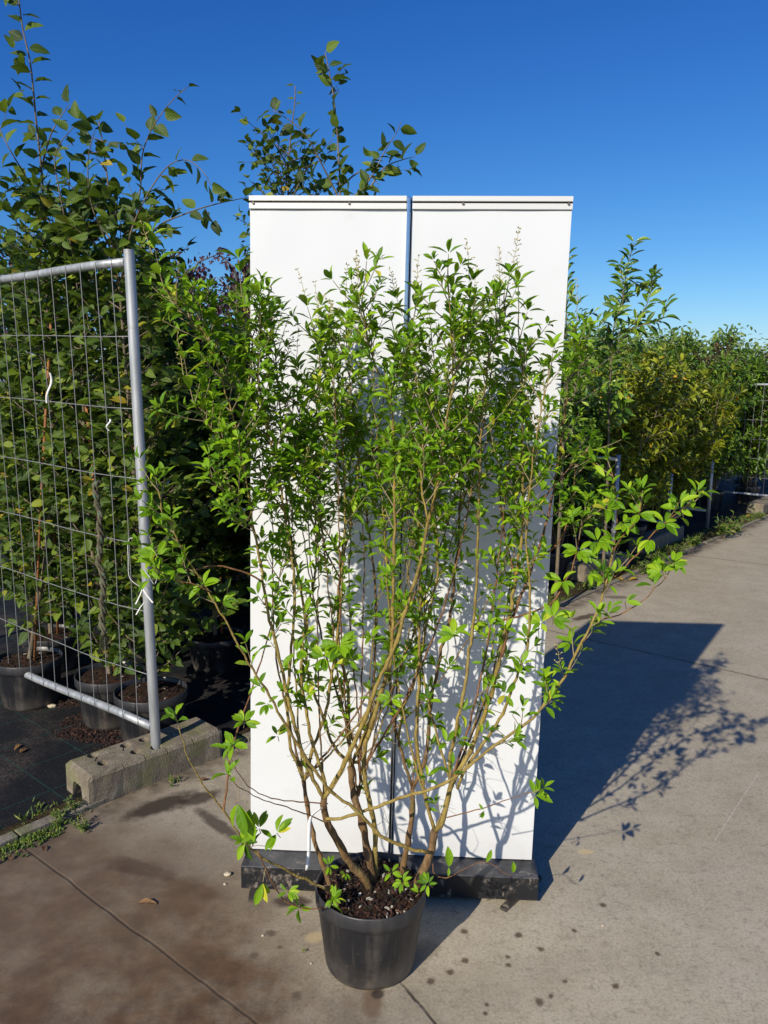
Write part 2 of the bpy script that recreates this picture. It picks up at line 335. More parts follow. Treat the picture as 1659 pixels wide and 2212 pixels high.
    sc_ = g.math('MULTIPLY', g.math('MULTIPLY', g.sstep(e, .001, .004, .6, 0), g.sstep(al, -.01, .05)), g.sstep(al, L_, L_+.02, 1, 0))
    col = g.mix(g.math('MULTIPLY', sc_, g.sstep(fin, .35, .55)), col, (.5, .47, .42))
    h = g.math('ADD', g.math('ADD', g.math('MULTIPLY', fin, .25), g.math('MULTIPLY', grit, .25)), g.math('MULTIPLY', jt, -2.5))
    return g.fin(col, g.math('SUBTRACT', .85, g.math('MULTIPLY', dirt, .2)), g.bump(h, .35, .004), spec=.3)
M['concrete'] = mat_concrete()
def mat_block(name='cast_concrete', tint=(1, 1, 1)):
    g = G(name); n = g.noise(16, 6, .65); f = g.noise(140, 4, .7); v = g.vor(90)
    col = g.ramp(n, [(.25, (.13, .105, .075)), (.5, (.225, .19, .14)), (.75, (.32, .28, .215))])
    col = g.mix(g.sstep(f, .5, .35, 0, .6), col, (.09, .07, .05)); col = g.mix(g.sstep(v, .1, .16, .5, 0), col, (.06, .045, .03))
    col = g.mix(g.sstep(g.noise(7, 5), .52, .65, 0, .5), col, (.16, .17, .06))
    col = g.mix(1.0, col, tint, 'MULTIPLY')
    return g.fin(col, .9, g.bump(g.math('ADD', f, g.math('MULTIPLY', n, 1.5)), .7, .006), spec=.2)
M['block'] = mat_block()
M['kerb'] = mat_block('edging_stone', (.95, 1.0, 1.08))
def mat_membrane():
    g = G('woven_membrane'); x, y, z = g.xyz()
    s = g.math('ADD', g.math('MULTIPLY', x, KX), g.math('MULTIPLY', y, KY)); t = g.math('ADD', g.math('MULTIPLY', x, AX), g.math('MULTIPLY', y, AY))
    def grid(q, per): return g.sstep(g.math('ABSOLUTE', g.math('SUBTRACT', g.math('FRACT', g.math('DIVIDE', q, per)), .5)), 0, .014, 1, 0)
    lines = g.math('MAXIMUM', grid(s, .24), grid(t, .24))
    wv = g.math('MULTIPLY', g.math('SINE', g.math('MULTIPLY', s, 2100)), g.math('SINE', g.math('MULTIPLY', t, 2100)))
    n = g.noise(3.5, 6, .65); f = g.noise(80, 4, .7)
    col = g.mix(g.math('MULTIPLY', g.sstep(n, .42, .7, 0, .55), g.sstep(f, .3, .7)), (.012, .013, .015), (.13, .10, .08))
    col = g.mix(g.math('MULTIPLY', lines, .55), col, (.01, .09, .07))
    col = g.mix(g.sstep(g.vor(30), .07, .12, .5, 0), col, (.16, .1, .06))
    return g.fin(col, .8, g.bump(g.math('ADD', g.math('MULTIPLY', n, 6), f), .4, .01), spec=.15)
M['membrane'] = mat_membrane()
def mat_dirt():
    g = G('mossy_soil'); n = g.noise(14, 5, .65); f = g.noise(120, 4, .7)
    col = g.ramp(n, [(.3, (.03, .02, .012)), (.5, (.065, .045, .022)), (.66, (.07, .08, .02)), (.8, (.12, .13, .035))])
    return g.fin(g.mix(g.sstep(f, .35, .6, .6, 0), col, (.02, .014, .01)), .9, g.bump(g.math('ADD', f, n), .9, .012), spec=.15)
M['dirt'] = mat_dirt()
def mat_galv():
    g = G('galvanised_steel'); n = g.noise(30, 5, .6, g.scale(g.P(), (1, 1, .15))); f = g.noise(160, 3)
    col = g.ramp(n, [(.3, (.30, .32, .33)), (.7, (.50, .52, .54))]); col = g.mix(g.sstep(f, .62, .72, 0, .35), col, (.16, .12, .09))
    col = g.mix(g.sstep(g.noise(9, 4), .62, .74, 0, .4), col, (.22, .17, .13))
    return g.fin(col, g.math('ADD', g.math('MULTIPLY', n, .3), .33), g.bump(f, .15, .001), metal=.45)
M['galv'] = mat_galv()
M['wire'] = G('galvanised_wire').fin((.25, .255, .26), .55, metal=.3)
def mat_panel():
    g = G('white_laminate'); big = g.noise(2.2, 2); sm = g.noise(9, 5, .6); v = g.noise(24, 5, .7)
    col = g.mix(g.math('MULTIPLY', g.sstep(sm, .58, .75, 0, .40), g.sstep(v, .4, .65)), (.65, .67, .69), (.42, .39, .34))
    z = g.xyz()[2]; col = g.mix(g.math('MULTIPLY', g.sstep(z, .30, .08, 0, .45), v), col, (.45, .42, .38))
    col = g.mix(g.sstep(g.vor(19), .012, .02, .45, 0), col, (.3, .27, .24))
    return g.fin(col, .30, g.bump(big, .25, .03), spec=.35)
M['panel'] = mat_panel()
M['alu'] = G('painted_aluminium').fin((.66, .66, .64), .4, metal=.15)
def mat_rod():
    g = G('bright_steel_profile'); return g.fin(g.mix(g.noise(60, 3), (.35, .42, .52), (.55, .62, .7)), .18, metal=1)
M['rod'] = mat_rod()
M['dark'] = G('recess_dark').fin((.012, .012, .013), .6)  # near-black colour standing in for the shade inside groove, seam gap and holes
M['screw'] = G('screw_head').fin((.16, .14, .12), .5, metal=.6)
def mat_boxbase():
    g = G('scuffed_black_steel'); n = g.noise(11, 6, .7); f = g.noise(55, 5, .75, g.scale(g.P(), (1, 1, .5))); x, y, z = g.xyz()
    k = g.math('MULTIPLY', g.sstep(n, .52, .64), g.sstep(f, .45, .62))
    col = g.mix(g.math('MULTIPLY', k, .8), (.010, .011, .014), (.32, .27, .22))
    col = g.mix(g.math('MULTIPLY', g.sstep(z, .083, .087, 0, .4), g.sstep(n, .3, .6)), col, (.13, .13, .14))
    col = g.mix(g.math('MULTIPLY', g.sstep(z, .02, 0, 0, .7), f), col, (.22, .18, .14))
    return g.fin(col, g.math('ADD', g.math('MULTIPLY', n, .4), .25), g.bump(f, .4, .002), spec=.5)
M['boxbase'] = mat_boxbase()
M['label'] = G('white_plastic_label').fin((.8, .8, .78), .45)
M['stone'] = mat_block('pale_stone', (2.6, 2.6, 2.6))
def mat_rope():
    g = G('weathered_rope'); n = g.noise(60, 4, .7)
    return g.fin(g.ramp(n, [(.3, (.035, .03, .018)), (.55, (.13, .115, .07)), (.68, (.06, .19, .14)), (.85, (.3, .28, .22))]), .9, g.bump(n, 1, .004))
M['rope'] = mat_rope()

# ------------------------------------------------------------ leaf shapes: columns x (half width 1), y along, z fold; faces; attribute
def leaf_template(ws, fold=.16, droop=.28, wave=0.0):
    n = len(ws); ys = [i/(n-1) for i in range(n)]
    V, L = [], []
    for i, (y, wd) in enumerate(zip(ys, ws)):
        z = -droop*y*y
        for j, sx in enumerate((-1, -.5, 0, .5, 1)) if False else enumerate((-1, 0, 1)):
            V.append((sx*wd, y, z+abs(sx)*fold*wd*(1.0)+(wave*math.sin(i*2.3+sx) if sx else 0))); L.append((sx*(wd > .02), y, 0))
    Fq = []
    for i in range(n-1):
        a = i*3
        Fq += [(a, a+1, a+4, a+3), (a+1, a+2, a+5, a+4)]
    return np.array(V), np.array(Fq), np.array(L)
T_PRIV = leaf_template([.03, .25, .42, .50, .47, .33, .02], .20, .24, .010)
T_HORN = leaf_template([.03, .36, .50, .49, .43, .34, .20, .01], .22, .18, .018)
T_LAUR = leaf_template([.03, .30, .45, .50, .40, .01], .25, .30, .01)
T_SMALL = leaf_template([.03, .45, .42, .01], .2, .2)

def smooth_path(P, sub=4):
    P = np.asarray(P, float); n = len(P); out = []
    Q = np.vstack([2*P[0]-P[1], P, 2*P[-1]-P[-2]])
    for i in range(1, n):
        p0, p1, p2, p3 = Q[i-1], Q[i], Q[i+1], Q[i+2]
        for k in range(sub):
            t = k/sub
            out.append(.5*((2*p1)+(-p0+p2)*t+(2*p0-5*p1+4*p2-p3)*t*t+(-p0+3*p1-3*p2+p3)*t**3))
    out.append(P[-1]); return np.array(out)
def resample(P, step):
    d = np.concatenate([[0], np.cumsum(np.linalg.norm(np.diff(P, axis=0), axis=1))]); n = max(2, int(d[-1]/step)+1)
    q = np.linspace(0, d[-1], n); return np.stack([np.interp(q, d, P[:, k]) for k in range(3)], 1), d[-1]
def rv(s=1.0): return np.array([rng.gauss(0, s), rng.gauss(0, s), rng.gauss(0, s)])
def perp(d):
    a = norm(rv()); return norm(a-d*np.dot(a, d))
exec_order = None

# ============================================================ SETTING
def sheet(name, pts, z, mat, label_kind='structure'):
    mb = MB(); mb.add([(p[0], p[1], z) for p in pts], np.array([list(range(len(pts)))]), 0, smooth=False)
    o = mb.build(name, mat); tag(o, kind=label_kind); return o
sheet('ground', [(-700, -700), (700, -700), (700, 700), (-700, 700)], -.012, M['dirt'])
sheet('concrete_pavement', [st(-14, .004), st(-14, -30), st(70, -30), st(70, .004)], 0.0, M['concrete'])
sheet('weed_membrane', [st(-14, .09), st(60, .09), st(60, 14), st(-14, 14)], .002, M['membrane'])
# gently uneven soil strip behind the edging
mb = MB(); ns, ntt = 420, 5; V = []
for i in range(ns):
    for j in range(ntt):
        s = -3+i*.04; t = .052+j*(.014 if s < 3 else .04)
        edge = .03*math.sin(s*9)+.02*math.sin(s*23+1)
        tt = t+((edge*.5+.01 if s < 3 else edge+.03) if j == ntt-1 else 0)
        p = st(s, tt, .006+rng.uniform(0, .012)*(j not in (0, ntt-1))-(.012 if j == ntt-1 else 0)); V.append(p)
F4 = np.array([(i*ntt+j, (i+1)*ntt+j, (i+1)*ntt+j+1, i*ntt+j+1) for i in range(ns-1) for j in range(ntt-1)])[:, ::-1]
mb.add(V, F4); tag(mb.build('soil_strip', M['dirt']), kind='structure')
# edging stones, one metre each
mb = MB()
for i in range(-6, 30):
    a, b = i*1.0+.004+.07, i*1.0+.996+.07; dz = rng.uniform(-.003, .004); dt = rng.uniform(-.004, .004)
    p = [st(a, .004+dt), st(b, .004+dt), st(b, .052+dt), st(a, .052+dt)]
    V = [(q[0], q[1], -.02) for q in p]+[(q[0], q[1], .014+dz) for q in p]
    mb.add(V, np.array([(0, 3, 2, 1), (4, 5, 6, 7), (0, 1, 5, 4), (1, 2, 6, 5), (2, 3, 7, 6), (3, 0, 4, 7)])[:, ::-1], smooth=False)
kerb = mb.build('kerb', M['kerb']); tag(kerb, kind='structure'); bevel(kerb, .003)

# ============================================================ DISPLAY BOARD
bl = np.array([-.409, 2.283, 0]); br = np.array([.476, 2.242, 0]); BW = float(np.linalg.norm(br-bl))
byaw = math.atan2(br[1]-bl[1], br[0]-bl[0])
board = tag(empty('display_board', (bl[0], bl[1], 0), byaw), 'white two-panel display board standing on a black box base behind the potted shrub', 'display board')
TOP = 2.063; BZ = .089; tilt = .026/2.0; SEAM = (840-541)/(1147-541.)*BW*1.012
def bd_mesh(name, mb, mat, parent=board, bev=None):
    for V in mb.V: V[:, 0] += (V[:, 2]-BZ)*tilt*(V[:, 2] > BZ-.001)
    o = mb.build(name, mat, parent)
    if bev: bevel(o, bev)
    return o
for (x0, x1, wv) in ((0.0, SEAM-.006, .7), (SEAM+.008, BW, 2.1)):
    mb = MB(); nx, nz = 22, 44; V = []
    for k in range(nz+1):
        for i in range(nx+1):
            x = x0+(x1-x0)*i/nx; z = BZ+.003+(TOP-.036-BZ-.003)*k/nz
            V.append((x, -.001*math.sin(wv+x*7+z*3)-.0012*math.sin(z*9+wv)+.0005*math.sin(x*30+z*5), z))
    n0 = len(V); V += [(v[0], v[1]+.014, v[2]) for v in V]
    Fq = []
    for k in range(nz):
        for i in range(nx):
            a = k*(nx+1)+i; Fq.append((a, a+1, a+nx+2, a+nx+1)); a += n0; Fq.append((a, a+nx+1, a+nx+2, a+1))
    Fs = []
    for k in range(nz):
        a = k*(nx+1); Fs.append((a, a+nx+1, a+nx+1+n0, a+n0)); a += nx; Fs.append((a, a+n0, a+nx+1+n0, a+nx+1))
    for i in range(nx):
        Fs.append((i, i+n0, i+1+n0, i+1)); a = nz*(nx+1)+i; Fs.append((a, a+1, a+1+n0, a+n0))
    mb.add(V, np.array(Fq)); mb.add(np.array(V), np.array(Fs), smooth=False); bd_mesh('panel', mb, M['panel'])
for (x0, x1) in ((-.0015, SEAM-.007), (SEAM+.009, BW+.0015)):     # head rail: two lips with a dark groove between
    mb = MB()
    mb.box((x0, -.010, TOP-.014), (x1, .020, TOP)); mb.box((x0, -.004, TOP-.0185), (x1, .018, TOP-.0142), 1)
    mb.box((x0, -.008, TOP-.0345), (x1, .017, TOP-.0187))
    o = bd_mesh('head_rail', mb, [M['alu'], M['dark']], bev=.0012)
    for xs in ((x0+.012, (x0+x1)/2+.06, ) if x0 < .1 else ((x0+x1)/2-.08, x1-.012)):
        mb = MB(); mb.lathe([(0.0, .0), (.003, 0), (.0036, .0012), (.0036, .003), (.0001, .003)], 12)
        for V in mb.V:
            V[:, 1], V[:, 2] = -.0112+V[:, 2].copy()*0-.0, V[:, 1].copy()
        mb2 = MB(); a = np.arange(12)*math.pi/6
        Vv = [(xs+.0036*math.cos(q), yy, TOP-.020+.0036*math.sin(q)) for yy in (-.0085, -.0115) for q in a]
        mb2.add(Vv, np.array([(i, (i+1) % 12, 12+(i+1) % 12, 12+i) for i in range(12)])); mb2.add(Vv[12:], np.array([list(range(12))]))
        so = mb2.build('screw', M['screw'], o)
        for v in so.data.vertices: v.co.x += (v.co.z-BZ)*tilt
mb = MB(); mb.box((SEAM-.006, -.013, BZ+.001), (SEAM+.004, .012, TOP-.003))
bd_mesh('centre_post', mb, M['rod'], bev=.002)
mb = MB(); mb.box((SEAM+.0042, .004, BZ+.001), (SEAM+.0078, .012, TOP-.003)); bd_mesh('seam_gap_fill', mb, M['dark'])  # dark fill painted as the shaded gap beside the centre post
mb = MB(); mb.box((-.012, -.088, .012), (BW+.010, .075, BZ)); mb2 = mb
o = mb.build('base_box', M['boxbase'], board); bevel(o, .003)
for v in o.data.vertices: pass
mb = MB()
for (x, z) in ((BW-.135, .03), (BW-.135, .038), (BW-.134, .046), (.18, .035), (.18, .06)):
    mb = MB(); mb.box((x, -.0892, z), (x+.004, -.0885, z+.004)); mb.build('fixing_hole', M['dark'], o)
for x, a in ((.022, R(6)), (BW-.04, R(-38))):
    mb = MB(); Mx = np.eye(4); ca, sa = math.cos(a), math.sin(a); Mx[:2, :2] = [[ca, -sa], [sa, ca]]; Mx[0, 3] = x; Mx[1, 3] = -.05
    mb.box((-.011, -.085 if a > 0 else -.095, .001), (.011, .12, .0115), M=Mx); bevel(mb.build('foot_bar', M['boxbase'], board), .001)

# ============================================================ POT maker (shared by every potted plant)
def pot_parts(root, r=.155, h=.235, chips=160, soil_z=None, seed=1, chipmat='chip'):
    rr = random.Random(seed); soil_z = soil_z or h-.022
    mb = MB(); rb = r*.80
    mb.lathe([(rb*.0+.001, .004), (rb-.012, .004), (rb-.006, 0), (rb, .006), (rb+.004, .02), (rb+(r-rb)*.78, h-.052), (rb+(r-rb)*.80, h-.048), (r-.002, h-.044), (r, h-.040),
              (r+.001, h-.004), (r-.001, h), (r-.004, h-.002), (r-.006, h-.03), (r*.93, soil_z-.03)], 64, wob=.008)
    for V in mb.V:                                                       # slight dents
        a = np.arctan2(V[:, 1], V[:, 0]); k = 1+.006*np.sin(3*a+V[:, 2]*9+seed)+.003*np.sin(7*a+seed); V[:, 0] *= k; V[:, 1] *= k
    pot = mb.build('pot', M['pot'], root)
    mb = MB(); n = 36; V = [(0, 0, soil_z+.014)]; nr = 9
    for i in range(1, nr+1):
        for j in range(n):
            q = i/nr; a = j*2*math.pi/n; V.append((q*(r-.007)*math.cos(a), q*(r-.007)*math.sin(a), soil_z+.014*(1-q*q)+rr.uniform(-.005, .006)*(i < nr)))
    T3 = np.array([(0, 1+j, 1+(j+1) % n) for j in range(n)])
    Q4 = np.array([(1+(i-1)*n+j, 1+i*n+j, 1+i*n+(j+1) % n, 1+(i-1)*n+(j+1) % n) for i in range(1, nr) for j in range(n)])
    mb.add(V, Q4); mb.F.append((T3, 0, 0, True))
    for k in range(chips):
        q = math.sqrt(rr.random())*(r-.018); a = rr.random()*6.283; p = np.array([q*math.cos(a), q*math.sin(a), soil_z+.012*(1-(q/r)**2)+rr.uniform(0, .008)])
        L = rr.uniform(.005, .02); Wd = L*rr.uniform(.15, .5); H = rr.uniform(.002, .005)
        e = norm(np.array([rr.gauss(0, 1), rr.gauss(0, 1), rr.gauss(0, .35)])); f = norm(cross(e, norm(UP+np.array([rr.gauss(0, .4), rr.gauss(0, .4), 0])))); u = cross(f, e)
        B8 = np.array([p+e*L*a1*.5*(1-.3*(c1 > 0))+f*Wd*b1*.5+u*H*c1*.5 for c1 in (-1, 1) for (a1, b1) in ((-1, -.6), (1, -1), (.8, 1), (-1, .7))])
        lf = np.zeros((8, 3)); v_ = rr.random(); lf[:, 2] = v_ if v_ < .97 else 1.0
        if v_ < .97: lf[:, 2] *= .97
        mb.add(B8, np.array([(0, 3, 2, 1), (4, 5, 6, 7), (0, 1, 5, 4), (1, 2, 6, 5), (2, 3, 7, 6), (3, 0, 4, 7)]), 1, lf, smooth=False)
    mb.build('soil', [M['soil'], M[chipmat]], root)
    return pot

# ============================================================ MAIN POTTED PRIVET
PB = np.array([-.021, 1.915, 0.0])
privet = tag(empty('potted_shrub', PB), 'tall multi-stemmed green privet in a scuffed black plastic pot in front of the white board', 'shrub')
pot_parts(privet, .147, .230, 900, seed=3)
LEAVES = 0
def privet_pair(P, d, side, L, lv, spread=.95, k=1.0):
    for sg in (1, -1):
        ld = norm(d*rng.uniform(.35, .95)+side*sg*spread+rv(.12)+UP*.12)
        nn = d*.8+UP*.55+SUNV*.45+rv(.22)-side*sg*.15
        ln = L*rng.uniform(.8, 1.15)*k
        lv.append((*(P+ld*.004), *ld, *nn, ln, ln*rng.uniform(.30, .40), min(1, max(0, rng.gauss(.45, .24)))))
def privet_twig(P, d, L, mb, lv, leafL=.042, sparse=False, panicle=0.0, r=.0016, up=.5):
    step = .019 if not sparse else .026
    n = max(2, int(L/step)); pts = [P]; side = perp(d); q = P.copy(); bend = rv(.10)
    for i in range(n):
        d = norm(d+UP*up/n+bend/n+rv(.05)); q = q+d*(L/n); pts.append(q)
        side = norm(cross(d, side)+rv(.18)); side = norm(side-d*np.dot(side, d))
        if i == 0 and n > 3 and rng.random() < .5: continue
        privet_pair(q, d, side, leafL*(1.0 if i < n-2 else .85), lv)
    tip = pts[-1]
    side = norm(cross(d, side)); privet_pair(tip, d, side, leafL*.7, lv, .45)
    if not sparse: privet_pair(tip+d*.003, d, norm(cross(d, side)), leafL*.5, lv, .3)
    mb.tube(pts, np.linspace(r, r*.45, len(pts)), 4, 1, cap=False)
    if rng.random() < panicle: add_panicle(tip, norm(d+UP*.3), mb, rng.uniform(.05, .10))
def add_panicle(P, d, mb, L):
    n = 8; pts = [P+d*(L*i/n)+rv(.0008) for i in range(n+1)]
    mb.tube(pts, np.linspace(.0009, .0005, n+1), 3, 2, cap=False); side = perp(d)
    for i in range(2, n+1):
        side = norm(cross(d, side)+rv(.1))
        l2 = L*.16*(1.25-i/n)*rng.uniform(.6, 1.3)
        for sg in (1, -1):
            if rng.random() < .2: continue
            e = norm(side*sg+d*.55+rv(.15)); b = pts[i]
            mb.tube([b, b+e*l2], .0006, 3, 2, cap=False)
            for q in (.5, 1):
                c = b+e*l2*q; mb.tube([c, c+norm(e+rv(.7))*.0035], .0011, 4, 2, cap=False)
def px_path(pts, Y0, Y1, curve=0.0):
    P = np.array(pts, float); d = np.concatenate([[0], np.cumsum(np.hypot(*np.diff(P, axis=0).T))]); d /= d[-1]
    return np.array([atY(P[i, 0], P[i, 1], Y0+(Y1-Y0)*d[i]+curve*math.sin(math.pi*d[i])) for i in range(len(P))])
stem_rows = [
 # name, px path, Y at base, Y at tip, r base, r tip, curve, density factor, bark
 ([(716,1928),(700,1872),(684,1831),(674,1795),(666,1761),(660,1724),(656,1687)], 1.86, 1.90, .0075, .006, 0, 0, 'old', None),
 ([(656,1687),(647,1662),(635,1633),(626,1602),(622,1560),(620,1503),(628,1419),(635,1339),(637,1279),(628,1176),(614,1106),(600,1000),(580,908),(552,800),(535,690),(500,575)], 1.90, 1.80, .0052, .0014, 0, 1.0, 'young', 1),
 ([(656,1687),(668,1654),(680,1605),(698,1558),(708,1514),(729,1374),(738,1281),(740,1199),(745,1118),(740,960),(715,820),(680,720),(650,655)], 1.90, 1.98, .0052, .0014, 0, 1.0, 'young', 1),
 ([(800,1922),(784,1893),(761,1871),(731,1820),(712,1790),(705,1773),(701,1748),(700,1724)], 1.90, 1.86, .0115, .0085, 0, 0, 'old', None),
 ([(700,1724),(717,1698),(754,1628),(792,1544),(808,1493),(813,1479),(848,1409),(880,1304),(906,1223),(925,1129),(945,1040),(966,900),(978,820),(974,700),(968,620),(962,525)], 1.86, 1.66, .0075, .0016, 0, 1.1, 'young', 1),
 ([(700,1724),(687,1703),(659,1642),(642,1586),(624,1516),(600,1405),(584,1339),(568,1258),(551,1153),(542,1106),(526,1000),(503,900),(470,790),(430,700),(370,635)], 1.86, 1.72, .006, .0014, 0, 1.1, 'young', 1),
 ([(700,1724),(703,1691),(675,1605),(661,1528),(649,1456),(659,1351),(649,1269),(638,1211),(624,1129),(612,1000),(602,850),(590,720),(572,620)], 1.87, 1.92, .0055, .0014, 0, .9, 'young', 1),
 ([(806,1905),(800,1870),(794,1838),(782,1773),(764,1715),(757,1656)], 1.93, 1.95, .0115, .0085, 0, 0, 'old', None),
 ([(757,1656),(754,1563),(750,1479),(731,1386),(735,1250),(760,1120),(775,980),(760,860),(748,730),(745,650)], 1.95, 2.0, .0055, .0014, 0, 1.0, 'young', 1),
 ([(812,1895),(811,1840),(810,1796),(803,1750),(794,1715),(787,1656),(789,1610),(808,1551),(824,1493),(840,1440),(848,1363),(850,1246),(852,1106),(850,950),(842,850),(815,800),(792,720),(783,640),(797,550)], 1.95, 1.74, .0085, .0018, 0, 1.1, 'young', 1),
 ([(773,1647),(745,1640),(717,1605),(703,1563),(682,1505),(670,1479),(661,1409),(666,1316),(680,1246),(682,1141),(672,980),(690,850),(690,700)], 1.96, 2.06, .005, .0013, 0, .9, 'young', 1),
 ([(780,1690),(776,1614),(796,1575),(806,1493),(812,1300),(792,1110),(768,950),(730,820),(700,740),(685,670)], 1.96, 2.12, .005, .0013, 0, .8, 'old', 1),
 ([(869,1888),(874,1850),(881,1820),(886,1790),(890,1761),(891,1703)], 1.95, 1.98, .009, .007, 0, 0, 'old', None),
 ([(891,1703),(876,1656),(860,1598),(850,1555),(843,1493),(842,1316),(832,1150),(818,980),(830,850),(855,790),(868,735)], 1.98, 2.10, .005, .0013, 0, .9, 'old', 1),
 ([(891,1703),(912,1660),(920,1633),(927,1575),(934,1493),(945,1450),(953,1400),(969,1351),(979,1269),(990,1176),(993,1106),(1003,950),(1012,800),(1028,640)], 1.98, 2.04, .0062, .0014, 0, 1.0, 'old', 1),
 ([(860,1598),(872,1526),(897,1468),(923,1339),(939,1269),(946,1223),(941,1129),(938,950),(942,820),(925,690)], 1.97, 1.92, .0045, .0013, 0, 1.0, 'young', 1),
 ([(899,1915),(910,1885),(923,1866),(930,1840),(932,1831),(939,1794)], 1.86, 1.88, .012, .0095, 0, 0, 'old', None),
 ([(939,1794),(923,1738),(913,1680),(902,1624),(899,1575),(904,1493),(906,1339),(909,1269),(901,1106),(905,900),(898,820),(886,745)], 1.88, 2.0, .0058, .0014, 0, .9, 'young', 1),
 ([(939,1794),(955,1778),(969,1717),(979,1684),(1000,1652),(1016,1621),(1039,1563),(1063,1493),(1074,1444),(1084,1398),(1098,1339),(1114,1246),(1128,1153),(1130,1106),(1128,950),(1128,800),(1112,620)], 1.88, 1.88, .008, .0014, 0, .9, 'young', 1),
 ([(973,1690),(974,1633),(988,1563),(1002,1493),(1014,1409),(1028,1293),(1032,1176),(1033,1106),(1040,930),(1052,800),(1075,700),(1120,585)], 1.88, 1.80, .0056, .0014, 0, 1.0, 'young', 1),
 ([(988,1703),(1007,1656),(1050,1600),(1086,1540),(1105,1493),(1119,1456),(1140,1386),(1145,1269),(1137,1153),(1150,1000),(1172,870),(1190,800),(1212,740)], 1.88, 1.78, .0052, .0013, 0, .9, 'young', 1),
 ([(1084,1420),(1098,1358),(1125,1290),(1151,1218),(1175,1150),(1190,1090),(1208,980),(1225,850),(1238,760),(1250,660)], 1.87, 2.05, .0048, .0013, 0, .8, 'red', 1),
 ([(704,1768),(733,1768),(801,1747),(850,1730),(885,1717),(918,1708),(974,1684),(1040,1633),(1086,1598),(1133,1565),(1163,1537),(1184,1509),(1217,1465),(1242,1417),(1286,1332),(1308,1263),(1322,1197)], 1.84, 1.78, .0048, .0030, -.03, .0, 'young', 2),
 ([(1322,1197),(1340,1165),(1372,1130),(1385,1085)], 1.78, 1.75, .0024, .0012, 0, .6, 'red', 2),
 ([(1320,1205),(1334,1130),(1328,1050),(1318,1010)], 1.78, 1.82, .0022, .0012, 0, .6, 'red', 2),
 ([(1308,1263),(1375,1200),(1404,1160),(1440,1125),(1496,1088)], 1.78, 1.74, .0024, .0012, 0, .6, 'red', 2),
 ([(1284,1342),(1345,1325),(1395,1292),(1440,1245)], 1.79, 1.75, .002, .001, 0, .3, 'red', 3),
 ([(1245,1407),(1256,1390),(1268,1378)], 1.80, 1.80, .0015, .001, 0, .3, 'red', 3),
 ([(1086,1340),(1140,1325),(1195,1302),(1215,1265),(1234,1233),(1250,1170),(1262,1110)], 1.88, 1.93, .003, .001, 0, .6, 'red', 2),
 ([(1150,1218),(1200,1180),(1225,1130),(1238,1060),(1242,1010)], 1.93, 2.0, .003, .001, 0, .7, 'red', 2),
 ([(1128,1120),(1180,1070),(1230,1010),(1265,975)], 1.87, 1.9, .0026, .001, 0, .6, 'red', 2),
 ([(925,1841),(871,1829),(824,1806),(796,1778),(766,1745),(731,1722),(708,1701),(684,1670),(649,1619),(621,1572),(590,1518),(568,1479),(537,1433),(508,1380),(474,1319),(452,1279),(423,1236),(393,1182),(371,1139),(352,1112),(342,1060)], 1.84, 1.66, .0056, .0014, -.02, .55, 'young', 2),
 ([(568,1258),(540,1240),(508,1229),(463,1222),(411,1231),(355,1225),(318,1200)], 1.79, 1.72, .0028, .001, 0, .6, 'red', 2),
 ([(452,1279),(420,1260),(385,1255),(350,1240)], 1.67, 1.63, .0018, .001, 0, .5, 'red', 2),
 ([(708,1922),(661,1899),(620,1880),(591,1866),(560,1848),(533,1824),(498,1773),(465,1730),(437,1690),(415,1650),(400,1620),(386,1572)], 1.84, 1.62, .0042, .0012, -.03, .0, 'young', 3),
 ([(483,1750),(490,1690),(498,1633),(510,1590),(521,1551),(544,1493),(563,1430),(577,1386),(592,1320),(600,1269),(612,1200)], 1.66, 1.95, .003, .0013, 0, .35, 'red', 2),
 ([(556,1838),(580,1890),(598,1922),(620,1949),(655,1962),(701,1961)], 1.72, 1.78, .0020, .0014, 0, .2, 'red', 3),
 ([(580,908),(545,868),(500,824),(477,778),(428,708),(393,673),(346,612),(300,552)], 1.82, 1.68, .0036, .001, 0, 1.2, 'young', 1),
 ([(526,1000),(490,960),(440,905),(400,840),(400,800)], 1.78, 1.70, .0028, .001, 0, 1.2, 'young', 1),
 ([(551,1153),(515,1090),(470,1050),(450,1010),(440,960)], 1.80, 1.72, .0026, .001, 0, 1.0, 'young', 1),
 ([(614,1106),(560,1030),(520,980),(480,930),(450,890),(430,850)], 1.85, 1.78, .0026, .001, 0, 1.1, 'young', 1),
 ([(600,1000),(570,900),(558,800),(560,700),(570,610)], 1.84, 1.80, .0026, .001, 0, 1.1, 'young', 1),
 ([(740,1199),(706,1150),(670,1080),(640,1010),(620,930)], 1.93, 1.86, .0028, .001, 0, 1.0, 'young', 1),
 ([(843,850),(862,800),(880,760),(892,700)], 1.82, 1.8, .0026, .001, 0, 1.1, 'young', 1),
 ([(925,1129),(910,1040),(915,960),(930,880),(925,780)], 1.72, 1.80, .003, .001, 0, 1.1, 'young', 1),
 ([(993,1106),(1020,1020),(1060,940),(1085,860),(1100,790)], 2.01, 1.95, .003, .001, 0, 1.0, 'young', 1),
 ([(1114,1246),(1090,1160),(1080,1060),(1092,960),(1120,880),(1130,780)], 1.88, 1.98, .003, .001, 0, 1.0, 'red', 1),
 ([(978,820),(1000,760),(1010,690),(1000,620)], 1.70, 1.72, .0026, .001, 0, 1.2, 'young', 1),
 ([(735,1250),(700,1180),(690,1090),(700,1000),(720,900)], 1.96, 2.05, .003, .001, 0, 1.0, 'old', 1),
 ([(848,1363),(890,1300),(905,1220),(880,1130),(885,1020),(900,940)], 1.86, 2.0, .003, .001, 0, 1.0, 'old', 1),
 ([(965,1766),(1021,1752),(1080,1732),(1133,1715),(1150,1712)], 1.87, 1.80, .0018, .0009, 0, 0, 'red', 3),
